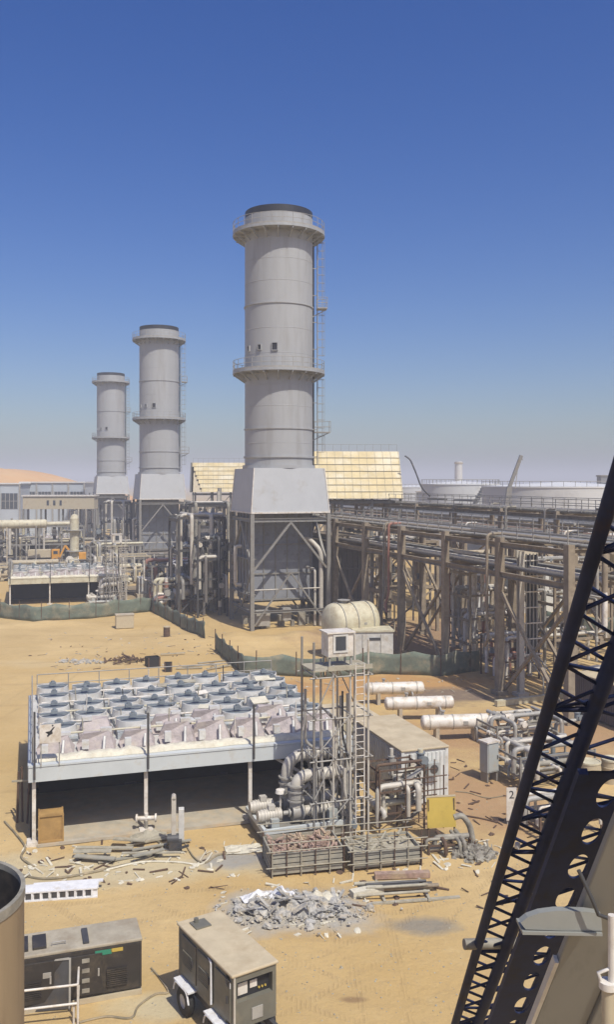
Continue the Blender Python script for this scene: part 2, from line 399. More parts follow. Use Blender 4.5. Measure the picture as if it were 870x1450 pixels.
    L.new(h.outputs[0], bp.inputs['Height']); L.new(bp.outputs['Normal'], b.inputs['Normal'])
    return m
M['ground'] = ground_mat()
structure(gm.build('ground', M['ground']))

# desert ridge on the left horizon
hm = MB()
nxx, nyy = 90, 24
for j in range(nyy):
    for i in range(nxx):
        x = -470 + 400 * i / (nxx - 1); y = 400 + 260 * j / (nyy - 1)
        e = min(1, (i / 8.0), ((nxx - 1 - i) / 26.0)) ; e = max(e, 0) ; e = e * e * (3 - 2 * e)
        q = math.sin(math.pi * j / (nyy - 1)) ** 0.6 if 0 < j < nyy - 1 else 0
        z = e * q * (25 + 3.0 * noise.noise(Vector((x * .012, y * .01, 1))) + 1.6 * noise.noise(Vector((x * .06, y * .05, 4)))) - 1.0
        hm.v.append(Vector((x, y, z)))
for j in range(nyy - 1):
    for i in range(nxx - 1):
        hm.f.append((j * nxx + i, j * nxx + i + 1, (j + 1) * nxx + i + 1, (j + 1) * nxx + i)); hm.sm.append(True)
M['dune'] = mat('dune_sand', (0.62, 0.34, 0.11), 0.95, 0, 0.12, 0.02, 0, (0.62, 0.42, 0.2), 0.4, 0.012)
structure(hm.build('desert_hill', M['dune']))

UNITS = []            # things that repeat at the two further units

# ------------------------------------------------------------------ exhaust stacks
def make_stack(loc):
    t = thing('exhaust_stack', 'tall grey exhaust stack with two ring platforms, the {u} of the three', 'chimney', loc, A0, 'exhaust stacks in a row')
    Rr = 3.78
    # barrel with flanges
    m = MB()
    prof = [(Rr + .25, 17.15), (Rr + .25, 17.5), (Rr, 17.5), (Rr, 18.3), (Rr + .14, 18.3), (Rr + .14, 18.5), (Rr, 18.5), (Rr, 21.4), (Rr + .1, 21.4), (Rr + .1, 21.55), (Rr, 21.55),
            (Rr, 34.9), (Rr + .1, 34.9), (Rr + .1, 35.05), (Rr, 35.05), (Rr, 44.75)]
    m.lathe(prof, 64)
    br = m.build('barrel', M['stack'], t)
    for z in (19.9, 23.9, 26.2, 29.6, 32.3, 37.4, 39.8, 42.0):
        MB().lathe([(Rr + .003, z - .03), (Rr + .022, z), (Rr + .003, z + .03)], 64).build('weld_seam', M['stack'], br)
    m = MB(); m.lathe([(Rr - .02, 44.75), (Rr - .02, 45.5), (Rr - .3, 45.5), (Rr - .3, 38.0), (0.01, 38.0)], 64)
    m.build('rim', M['blackrim'], t)
    # faint plate seams
    # ring platforms with railings
    for z in (43.0, 27.7):
        ro = Rr + 1.35
        m = MB(); m.lathe([(Rr + .003, z - .14), (ro, z - .14), (ro, z + .14), (Rr + .003, z + .14)], 64)
        for i in range(20):
            a = 2 * math.pi * i / 20
            c, s = math.cos(a), math.sin(a)
            m.bar((c * (Rr + .02), s * (Rr + .02), z - 1.0), (c * (ro - .1), s * (ro - .1), z - .16), .1, .16)
            m.bar((c * (Rr + .02), s * (Rr + .02), z - .24), (c * (ro - .06), s * (ro - .06), z - .24), .1, .18)
        pl = m.build('ring_platform', M['ring'], t)
        m = MB()
        for i in range(28):
            a = 2 * math.pi * i / 28
            m.tube((math.cos(a) * (ro - .05), math.sin(a) * (ro - .05), z + .14), (math.cos(a) * (ro - .05), math.sin(a) * (ro - .05), z + 1.3), .03, n=5)
        for zz in (z + .75, z + 1.3):
            m.path([(math.cos(2 * math.pi * i / 56) * (ro - .05), math.sin(2 * math.pi * i / 56) * (ro - .05), zz) for i in range(57)], .03, n=5)
        m.lathe([(ro - .02, z + .14), (ro - .02, z + .3), (ro - .05, z + .3), (ro - .05, z + .14)], 64)
        m.build('railing', M['galv'], pl)
    # sampling ports just above the lower platform
    for ang, w, hgt in ((-90 - 24, .55, .75), (-90 - 50, .35, .5), (-90 - 76, .3, .5)):
        a = R(ang); c, s = math.cos(a), math.sin(a)
        Mx = Matrix.Translation((c * Rr, s * Rr, 30.2)) @ Matrix.Rotation(a + math.pi / 2, 4, 'Z')
        m = MB(); m.box((0, -.02, 0), (w, .1, hgt), Mx); m.build('port', M['blackrim'], t)
        m = MB()
        for sx in (-1, 1): m.box((sx * (w / 2 + .04), -.05, 0), (.07, .2, hgt + .14), Mx)
        for sz in (-1, 1): m.box((0, -.05, sz * (hgt / 2 + .04)), (w, .2, .07), Mx)
        m.build('port_frame', M['stack'], t.children[-1])
    # caged ladder on the right
    la = R(-14)
    er = V((math.cos(la), math.sin(la), 0)); et = V((-math.sin(la), math.cos(la), 0))
    m = MB()
    for s in (-.26, .26): m.tube(er * (Rr + .55) + et * s + UP * 17.6, er * (Rr + .55) + et * s + UP * 43.0, .04, n=5)
    z = 17.8
    while z < 43: m.tube(er * (Rr + .55) - et * .26 + UP * z, er * (Rr + .55) + et * .26 + UP * z, .02, n=4, caps=False); z += .4
    z = 18.5
    while z < 43:
        m.bar(er * Rr + UP * z, er * (Rr + .55) + UP * z, .07); z += 3.0
    ld = m.build('ladder', M['galv'], t)
    m = MB(); z = 19
    while z < 43:
        if not 27.2 < z < 29.7:
            m.path([er * (Rr + .55) + et * .3 + er * (.8 * math.sin(k * math.pi / 8)) + et * (.4 * (math.cos(k * math.pi / 8) - 1)) * 0.75 + UP * z for k in range(9)], .02, n=4)
        z += .9
    for k in (2, 4, 6):
        o = er * (Rr + .55) + et * .3 + er * (.8 * math.sin(k * math.pi / 8)) + et * (.4 * (math.cos(k * math.pi / 8) - 1)) * .75
        m.tube(o + UP * 19, o + UP * 27.2, .018, n=4); m.tube(o + UP * 29.7, o + UP * 42.6, .018, n=4)
    m.build('ladder_cage', M['galv'], ld)
    # rest landings
    for z, w in ((35.0, 1.1), (21.2, 1.8)):
        m = MB(); c = er * (Rr + 1.05)
        m.box(c + UP * z, (w, 1.4, .1), None, la)
        m.bar(er * Rr + UP * (z - .9), c + er * (w * .4) + UP * (z - .07), .09)
        for dx in (-.5, .5):
            for dy in (-.5, .5):
                q = c + er * dx * w + et * dy * 1.35
                m.tube(q + UP * z, q + UP * (z + 1.2), .03, n=5)
        for zz in (.6, 1.2):
            q = [c + er * a * w + et * b * 1.35 + UP * (z + zz) for a, b in ((-.5, -.5), (.5, -.5), (.5, .5), (-.5, .5))]
            m.path(q, .03, n=5)
        m.build('landing', M['galv'], t)
    # conduit beside the ladder
    l2 = R(-4)
    m = MB(); q = V((math.cos(l2), math.sin(l2), 0))
    m.tube(q * (Rr + .2) + UP * 17.6, q * (Rr + .2) + UP * 42.9, .13, n=8)
    m.build('conduit', M['dark'], t)
    # transition hood
    b, tp, z0, z1 = 4.38, 3.95, 12.35, 17.15
    m = MB()
    vs = [(-b, -b, z0), (b, -b, z0), (b, b, z0), (-b, b, z0), (-tp, -tp, z1), (tp, -tp, z1), (tp, tp, z1), (-tp, tp, z1)]
    m.add(vs, [(0, 3, 2, 1), (4, 5, 6, 7), (0, 1, 5, 4), (1, 2, 6, 5), (2, 3, 7, 6), (3, 0, 4, 7)])
    hd = m.build('hood', M['hood'], t)
    m = MB()
    for a, c in ((-1, -1), (1, -1), (1, 1), (-1, 1)):
        m.bar((a * (b + .02), c * (b + .02), z0), (a * (tp + .02), c * (tp + .02), z1), .09)
    q = [(-b - .03, -b - .03), (b + .03, -b - .03), (b + .03, b + .03), (-b - .03, b + .03)]
    for i in range(4):
        m.bar(V((*q[i], z0 + .04)), V((*q[(i + 1) % 4], z0 + .04)), .12, .16)
    m.build('edge_trim', M['white'], hd)
    # leg frame
    e = 4.3
    for a, c in ((-1, -1), (1, -1), (1, 1), (-1, 1)):
        m = MB(); m.ibeam((a * e, c * e, -.3), (a * e, c * e, z0 - .1), .42, .42, V((0, 1, 0)))
        m.build('leg', M['frame'], t)
    cr = [(-e, -e), (e, -e), (e, e), (-e, e)]
    for i in range(4):
        p, q = V((*cr[i], 0)), V((*cr[(i + 1) % 4], 0)); mid = (p + q) / 2
        dd = (q - p).normalized() * .24
        MB().ibeam(p + dd + UP * (z0 - .75), q - dd + UP * (z0 - .75), .3, .4).build('beam', M['frame'], t)
        MB().ibeam(p + dd + UP * 1.9, q - dd + UP * 1.9, .22, .26).build('beam', M['frame'], t)
        for sg, w in ((p, 1), (q, -1)):
            m = MB(); m.bar(mid + UP * (z0 - 1.0), sg + dd * w + UP * 6.4, .26, .22); m.build('brace', M['frame'], t)
            m = MB()
            m.bar(sg + dd * w + UP * 6.2, mid + UP * 2.1, .16, .16) if i % 2 else m.bar(mid + UP * 6.0, sg + dd * w * 1.2 + UP * .5, .18, .16)
            m.build('brace', M['frame'], t)
    # silencer duct inside the frame
    m = MB()
    y0, y1, wd = -.9, 4.1, 3.7
    m.box((0, (y0 + y1) / 2, 7.45), (2 * wd, y1 - y0, 9.7))
    dk = m.build('silencer', M['greyduct'], t)
    m = MB()
    for i in range(6): m.bar((-wd + .3 + i * (2 * wd - .6) / 5, y0 - .06, 2.75), (-wd + .3 + i * (2 * wd - .6) / 5, y0 - .06, 12.2), .1, .12, V((0, 1, 0)))
    for z in (2.75, 5.6, 8.8): m.bar((-wd, y0 - .09, z), (wd, y0 - .09, z), .12, .16)
    for i in range(4):
        m.bar((-wd - .06, y0 + .5 + i * 1.3, 2.7), (-wd - .06, y0 + .5 + i * 1.3, 12.2), .12, .1, V((0, 1, 0)))
    m.build('stiffener', M['frame'], dk)
    # plant under the duct
    rg = random.Random(5)
    for i in range(13):
        x = -3.8 + 7.4 * rg.random(); y = -3.2 + 5.5 * rg.random(); s = rg.uniform(.35, .9)
        MB().box((x, y, s * .9), (s, s * rg.uniform(.7, 1.5), s * 1.8)).build('equipment', M['grime'], t)
    MB().box((-2.9, -3.3, 1.15), (1.5, 1.0, 1.6)).build('panel_box', M['galv'], t); MB().box((-.3, -3.6, 1.5), (.9, .7, 1.3)).build('panel_box', M['galv'], t)
    m = MB()
    m.path([(3.6, -3.9, .1), (3.6, -3.9, 8.2), (2.6, -3.2, 9.4), (2.6, -1, 9.4)], .24, n=10, bend=.7)
    m.path([(3.0, -3.6, .1), (3.0, -3.6, 6.2), (3.0, -.9, 6.2)], .14, n=8, bend=.4)
    m.path([(-3.9, -3.9, 4.2), (3.6, -4.0, 4.2)], .07, n=6)
    m.path([(-4.3, 0, 4.4), (-5.0, 0, 4.4), (-5.0, 0, 8.6), (-4.3, 0, 8.6)], .2, n=8, bend=.5)
    m.build('pipe', M['lagging'], t)
    m = MB()
    for z in (3.6, 7.4):
        m.box((-4.0, .3, z), (.9, 7.2, .08))
        for yy in range(5): m.tube((-4.42, -3.2 + yy * 1.8, z), (-4.42, -3.2 + yy * 1.8, z + 1.1), .035, n=5)
        m.tube((-4.42, -3.2, z + 1.1), (-4.42, 4, z + 1.1), .035, n=5); m.tube((-4.42, -3.2, z + .6), (-4.42, 4, z + .6), .03, n=5)
    m.build('side_walkway', M['frame'], t)
    UNITS.append(t)
    return t
SC = V(((395 - CX) / F * 99.5, 99.5, 0))
make_stack(SC)

# ribbed turbine exhaust casing right of each stack
def casing():
    o = SC + LV * 7.6 + DV * (-.5)
    t = thing('exhaust_duct', 'brown ribbed exhaust duct right beside the {u} exhaust stack', 'duct', o, A0, 'exhaust ducts beside the stacks')
    m = MB(); m.box((0, 2.5, 5.1), (3.6, 9, 8.4)); d = m.build('casing', M['brownduct'], t)
    m = MB()
    for i in range(6): m.bar((-1.6 + i * .64, -2.07, .95), (-1.6 + i * .64, -2.07, 9.25), .12, .14, V((0, 1, 0)))
    for z in (2.5, 6.0): m.bar((-1.8, -2.1, z), (1.8, -2.1, z), .14, .2)
    m.build('rib', M['brownduct'], d)
    for x in (-1.6, 1.6):
        for y in (-1.6, 6.5):
            m = MB(); m.box((x, y, .45), (.4, .4, 1.1)); m.build('foot', M['concrete'], t)
    m = MB(); m.box((0, 2.5, 9.55), (3.9, 9.3, .35)); m.build('roof', M['brownsteel'], t)
    UNITS.append(t)
casing()

# ------------------------------------------------------------------ inlet filter houses with gold weather hoods
def filter_house():
    o = V(((507 - CX) / F * 120, 120, 0))
    t = thing('filter_house', 'air intake filter house faced with gold sloping hoods, above the pipework behind the {u} stack', 'filter house', o, A0 - R(15), 'gold intake filter houses')
    w = 6.2; z0, z1 = 13.4, 19.9; dp = 10; tn = .55
    n = 7; hh = (z1 - z0) / n; yt = (z1 - z0) * tn
    Mx = Matrix(((0, 0, 1, 0), (1, 0, 0, 0), (0, 1, 0, 0), (0, 0, 0, 1)))
    wedge = [(.35, z0), (dp, z0), (dp, z1 - .03), (yt + .35, z1 - .03)]
    m = MB(); m.prism(wedge, Matrix.Translation((-w + .2, 0, 0)) @ Mx, 2 * w - .4); m.build('house', M['beige'], t)
    for k in range(n):
        za, zb = z0 + k * hh + .02, z0 + (k + 1) * hh - .02
        ya, yb = (za - z0) * tn, (zb - z0) * tn
        lft = -w - .1 + (n - 1 - k) * .36
        m = MB()
        vs = [(lft, ya - .05, za), (w, ya - .05, za), (w, yb, zb), (lft, yb, zb), (lft, ya + .3, za), (w, ya + .3, za), (w, yb + .3, zb), (lft, yb + .3, zb)]
        m.add(vs, [(0, 1, 2, 3), (0, 4, 5, 1), (3, 2, 6, 7), (0, 3, 7, 4), (1, 5, 6, 2), (4, 7, 6, 5)])
        hd = m.build('weather_hood', M['gold'], t)
        m = MB()
        for i in range(12):
            x = -w + .1 + i * (2 * w - .2) / 11
            if x > lft: m.bar((x, ya - .06, za + .02), (x, yb - .01, zb), .05, .04)
        m.bar((lft, ya - .07, za), (w, ya - .07, za), .05, .06)
        m.build('seam', M['timber'], hd)
    m = MB(); m.prism([(.0, z0), (dp, z0), (dp, z1), (yt - .1, z1)], Matrix.Translation((-w - .5, 0, 0)) @ Mx, .35)
    m.build('end_wall', M['dark'], t)  # gable's shade is put into the colour, darker than the house walls
    for x in (-w + .2, -w / 3, w / 3, w - .2):
        for y in (.9, dp): MB().ibeam((x, y, -.2), (x, y, z0), .35, .35, V((0, 1, 0))).build('column', M['frame'], t)
    for z in (4, 8, 12.9):
        for y in (.9, dp): MB().bar((-w, y, z), (w, y, z), .25, .3).build('beam', M['frame'], t)
    for i in range(3):
        x0 = -w + .2 + i * (2 * w - .4) / 3; x1 = x0 + (2 * w - .4) / 3
        MB().bar((x0, .9, 8.2), (x1, .9, 12.7), .14).build('brace', M['frame'], t); MB().bar((x0, .9, 4), (x1, .9, .3), .14).build('brace', M['frame'], t)
    m = MB(); m.path([(w + .3, .5, z1 - .7), (w + 1.0, .3, z1 - 1.2), (w + 1.8, 0, z1 - 3.2), (w + 2.4, -.2, z1 - 5), (w + 3.6, -.3, z1 - 6.2)], .1, n=8, bend=.8)
    m.build('hose', M['dark'], t)
    m = MB()
    for i in range(12): m.tube((-w + i * 2 * w / 11, 5.0, z1 - .1), (-w + i * 2 * w / 11, 5.0, z1 + 1.0), .02, n=4)
    m.tube((-w, 5, z1 + 1), (w, 5, z1 + 1), .02, n=4)
    m.build('railing', M['galv'], t)
    UNITS.append(t)
filter_house()

# ------------------------------------------------------------------ pipework clusters
def pipework(name, label, cat, loc, rz, size, n, mats, seed, group=None, frame_mat='frame', rr=(.08, .22), valve=True, levels=2, unit=False, post=.18):
    rg = random.Random(seed)
    w, d, h = size
    t = thing(name, label, cat, loc, rz, group)
    cols = max(2, int(w / 3.5) + 1)
    for i in range(cols):
        x = w * i / (cols - 1)
        for y in (0, d): MB().bar((x, y, -.15), (x, y, h), post, post, V((0, 1, 0))).build('post', M[frame_mat], t)
    for k in range(levels):
        z = h * (k + 1) / levels - .1
        m = MB()
        for y in (0, d): m.bar((post / 2, y + .012, z), (w - post / 2, y + .012, z), post * .8, post)
        for i in range(cols): m.bar((w * i / (cols - 1) + .011, post / 2, z - post), (w * i / (cols - 1) + .011, d - post / 2, z - post), post * .8, post * 1.3)
        m.build('beam', M[frame_mat], t)
    for i in range(cols - 1):
        x0, x1 = w * i / (cols - 1), w * (i + 1) / (cols - 1)
        m = MB()
        if i % 2 == 0: m.bar((x0, -.03, .2), (x1, -.03, h * .5), post * .5)
        else: m.bar((x1, -.03, .2), (x0, -.03, h * .5), post * .5)
        m.build('brace', M[frame_mat], t)
    for i in range(n):
        r = rg.uniform(*rr)
        mm = M[rg.choice(mats)]
        y = d * rg.random(); kind = rg.random()
        za = h * (rg.randint(1, levels) / levels) + r
        m = MB()
        if kind < .45:
            x0 = w * rg.uniform(-.05, .25); x1 = w * rg.uniform(.7, 1.05)
            pts = [(x0, y, rg.uniform(.2, h * .5)), (x0, y, za), (x1, y, za), (x1, y, rg.uniform(.1, h * .6))]
            rg.random() < .5 and pts.pop()
        elif kind < .75:
            x0 = w * rg.random(); x1 = x0 + rg.choice((-1, 1)) * rg.uniform(.5, w * .35)
            z1 = h * rg.uniform(.3, .9)
            pts = [(x0, y, 0), (x0, y, z1), (x1, y, z1), (x1, y, h * rg.uniform(.9, 1.2))]
        else:
            x0 = w * rg.random(); y1 = d * rg.random()
            pts = [(x0, -.3, h * rg.uniform(.1, .4)), (x0, -.3, za), (x0, d + .2, za)]
        m.path(pts, r, n=8, bend=r * 2.2, seg=4)
        po = m.build('pipe', mm, t)
        if valve and rg.random() < .6:
            a, b = V(pts[-2]), V(pts[-1])
            p = a.lerp(b, rg.uniform(.3, .7)); dd = (b - a).normalized()
            m = MB()
            for s in (-1, 1): m.tube(p + dd * s * r * 1.6, p + dd * s * r * 1.9, r * 1.7, n=10)
            m.tube(p - dd * r * 1.5, p + dd * r * 1.5, r * 1.35, n=10)
            q = V((0, -1, 0)) if abs(dd.y) < .5 else V((1, 0, 0))
            m.tube(p, p + q * r * 3.2, r * .4, n=6)
            m.tube(p + q * r * 3.2, p + q * r * 3.4, r * 1.5, n=12)
            m.build('valve', M[rg.choice(('galv', 'motor', 'white', 'grime'))], po)
    if unit: UNITS.append(t)
    return t

# around each unit (copied with the units)
pipework('pipe_module', 'dark steel module of lagged pipes left of the {u} exhaust stack', 'pipework', SC + LV * (-9.5) + DV * 9.0, A0, (5.5, 6, 11.5), 16, ['lagging', 'frame', 'galv', 'dark', 'grime'], 3, 'pipe modules beside the stacks', 'dark', (.12, .3), levels=3, unit=True, post=.3)
pipework('pipe_module', 'grey pipe module behind the brown duct of the {u} stack', 'pipework', SC + LV * 10 + DV * 2.0, A0, (6, 7, 10.5), 16, ['lagging', 'brownduct', 'galv', 'dark', 'white'], 8, 'pipe modules behind the ducts', 'brownsteel', (.12, .32), levels=3, unit=True, post=.35)

# ------------------------------------------------------------------ main pipe racks
def rack(name, label, org, s0, s1, step, width, ztop, levels, colw, cmat, npipes, mats, seed, rail=False, braces=True, rr=(.1, .3), drops=0):
    """runs along the depth of the plant grid; local y = depth"""
    rg = random.Random(seed)
    t = thing(name, label, 'pipe rack', org, A0)
    ss = []
    s = s0
    while s <= s1 + .01: ss.append(s); s += step
    for s in ss:
        for x in (0, width):
            m = MB(); m.box((x, s, ztop / 2 - .1), (colw * rg.uniform(.85, 1.1), colw, ztop + .2))
            m.box((x, s, .12), (colw * 1.7, colw * 1.7, .34))
            m.build('column', M[cmat], t)
        for k in range(levels):
            z = ztop - .5 - k * 2.2
            m = MB(); m.ibeam((colw / 2, s, z), (width - colw / 2, s, z), colw * .6, .42); m.build('crossbeam', M[cmat], t)
    for k in range(levels):
        z = ztop - .55 - k * 2.2
        for x in (0, width):
            for a, b in zip(ss[:-1], ss[1:]):
                m = MB(); m.ibeam((x, a + colw / 2, z), (x, b - colw / 2, z), colw * .55, .42); m.build('beam', M[cmat], t)
    if braces:
        for j, (a, b) in enumerate(zip(ss[:-1], ss[1:])):
            for x in (0, width):
                if (j + (x > 0)) % 2: continue
                m = MB()
                zt = ztop - 2.9 - (levels - 1) * 1.2
                m.bar((x, a + .3, .4), (x, b - .3, zt), .22, .2); m.build('brace', M[cmat], t)
                MB().bar((x + .24, b - .3, .4), (x + .24, a + .3, zt), .22, .2).build('brace', M[cmat], t)
    for i in range(npipes):
        lev = i % levels
        r = rg.uniform(*rr)
        x = .5 + (width - 1) * ((i // levels) + .5) / max(1, math.ceil(npipes / levels))
        z = ztop - .22 - lev * 2.2 + r
        a = s0 - 1 + (rg.random() * (s1 - s0) * .3 if rg.random() < .3 else 0); b = s1 + 1
        pts = [(x, a, z), (x, b, z)]
        if rg.random() < .3: pts = [(x, a, z - 3)] + pts
        m = MB(); m.path(pts, r, n=9, bend=.6)
        yy = a + 2
        while yy < b - 1 and rg.random() < .9:
            m.tube((x, yy, z), (x, yy + .12, z), r * 1.18, n=9); yy += rg.uniform(3, 6)
        m.build('pipe', M[mats[i % len(mats)]], t)
    for k in range(drops):
        sx = rg.choice((-.62, width + .62, -.75)); yy = rg.choice(ss) + rg.uniform(-2.5, 2.5); r = rg.uniform(.05, .15); zb = rg.choice((.1, .1, 3.5))
        m = MB(); m.path([(sx + 1.2, yy, ztop + .2), (sx, yy, ztop + .2), (sx, yy, ztop * .45), (sx - .2, yy + rg.uniform(-1, 1), ztop * .36), (sx - .2, yy, zb)], r, n=8, bend=.4)
        m.build('drop_pipe', M[rg.choice(mats)], t)
    for k in range(drops // 2):
        yy = rg.uniform(s0 + 1, s1 - 1); zz = rg.choice((ztop + .6, ztop + .3, ztop - 1.6)); x = rg.choice((.2, width * .5, width - .3))
        ll = rg.uniform(2.5, 7)
        m = MB(); m.box((x, yy, zz), (.6, ll, .05)); m.box((x - .3, yy, zz + .08), (.04, ll, .16)); m.box((x + .3, yy, zz + .08), (.04, ll, .16)); m.build('cable_tray', M[rg.choice(('galv', 'grime', 'frame'))], t)
    if rail:
        for x in (-.1, width + .1):
            m = MB(); y = s0
            while y <= s1: m.bar((x, y, ztop), (x, y, ztop + 1.15), .06); y += 2.0
            for zz in (.6, 1.15): m.bar((x, s0, ztop + zz), (x, s1, ztop + zz), .06)
            m.build('railing', M['galv'], t)
        m = MB(); m.box((width * .5, (s0 + s1) / 2, ztop + .06), (1.1, s1 - s0, .06)); m.build('walkway', M['frame'], t)
    return t
ra = V((8.2, 83.5, 0))
rack('pipe_rack', 'heavy brown fireproofed pipe rack running from the nearest stack towards the crane boom', ra, -27, 24, 8.5, 6.4, 11.6, 2, .55, 'brownsteel', 18, ['grime', 'brownduct', 'galv', 'lagging', 'brownsteel', 'white', 'dark', 'grime', 'redpipe'], 4, rail=True, rr=(.08, .24), drops=9)
rack('pipe_rack', 'tall hazy grey pipe rack with handrails, behind the brown rack', ra + LV * 15, -14, 86, 10, 5, 12.9, 2, .42, 'brownsteel', 14, ['grime', 'lagging', 'frame', 'grime', 'redpipe', 'dark', 'brownduct'], 6, rail=True, rr=(.08, .2), drops=10)
rack('pipe_rack', 'long low grey pipe rack far beyond, in front of the storage tanks', ra + LV * 30, 8, 128, 12, 6, 10.6, 2, .45, 'brownsteel', 14, ['galv', 'lagging', 'frame', 'grime', 'dark', 'brownduct'], 16, rail=False, rr=(.1, .26))
# light column with vertical conduits
lc = G(738, 985)
t = thing('conduit_column', 'pale steel column carrying white conduits that bend to the ground, left of the boom', 'column', lc, A0)
m = MB(); m.ibeam((0, 0, -.2), (0, 0, 10.6), .42, .42, V((0, 1, 0))); m.box((0, 0, .1), (.9, .9, .3)); m.build('column', M['lagging'], t)
for i in range(4):
    x = .45 + i * .3
    m = MB(); m.path([(x, -.05 - i * .01, 10.4), (x, -.05, 2.9), (x + 1.3, -.3, 1.2), (x + 1.3, -.3, .02)], .06, n=6, bend=.25); m.build('conduit', M['galv'], t)
m = MB()
for k in range(7): m.bar((-.1, -.16, 3.0 + k * 1.15), (1.75, -.16, 3.0 + k * 1.15), .06, .09)
m.build('rung', M['white'], t)
m = MB(); m.box((.95, .1, 6.6), (.9, .1, 7.4)); m.build('backing_plate', M['dark'], t)

# white pipes and process modules under / behind the rack
pipework('pipe_module', 'white vertical pipes and valves crowded under the brown rack', 'pipework', V((14.0, 76.5, 0)), A0, (5, 5, 8), 22, ['white', 'lagging', 'white', 'galv', 'redpipe'], 21, None, 'brownsteel', (.08, .2), levels=4)
pipework('pipe_module', 'brown cross braced frame of pipes between the stack and the rack columns', 'pipework', V((7.6, 92, 0)), A0, (6.5, 4, 9.5), 10, ['brownduct', 'lagging', 'galv', 'beige'], 23, None, 'brownsteel', (.08, .2), levels=2, post=.3)
pipework('pipe_module', 'tall thin scaffold like frame of grey pipes right of the conduit column', 'pipework', V((20.0, 72.0, 0)), A0, (5.5, 5, 9), 16, ['galv', 'lagging', 'grime', 'frame'], 24, None, 'brownsteel', (.07, .16), levels=3)
# pale plant rooms behind the rack
def plant_room(loc, rz, w, d, h, label, nw, m1='container'):
    t = thing('plant_room', label, 'building', loc, rz)
    m = MB(); m.box((w / 2, d / 2, h / 2 - .1), (w, d, h + .2)); m.build('wall', M[m1], t)
    m = MB(); m.box((w / 2, d / 2, h + .2), (w + .6, d + .6, .25)); m.build('roof', M['tanroof'], t)
    for i in range(nw):
        x = w * (i + .5) / nw
        m = MB(); m.box((x, -.02, h * .58), (w / nw * .45, .1, h * .26)); wi = m.build('window', M['glass'], t)
        m = MB()
        ww, hh = w / nw * .45, h * .26
        for s in (-1, 1):
            m.box((x + s * (ww / 2 + .05), -.05, h * .58), (.1, .16, hh + .2)); m.box((x, -.05, h * .58 + s * (hh / 2 + .05)), (ww, .16, .1))
        m.build('frame', M['galv'], wi)
    m = MB(); m.box((w * .12, -.03, 1.1), (1.1, .1, 2.2)); m.build('door', M['greybox'], t)
    return t
plant_room(V((19, 104, 0)), A0, 20, 9, 6.6, 'pale low plant room seen between the columns of the brown rack', 6)
plant_room(V((38, 98, 0)), A0, 14, 9, 7.2, 'cream plant room at the right edge behind the crane boom', 4, 'cream')

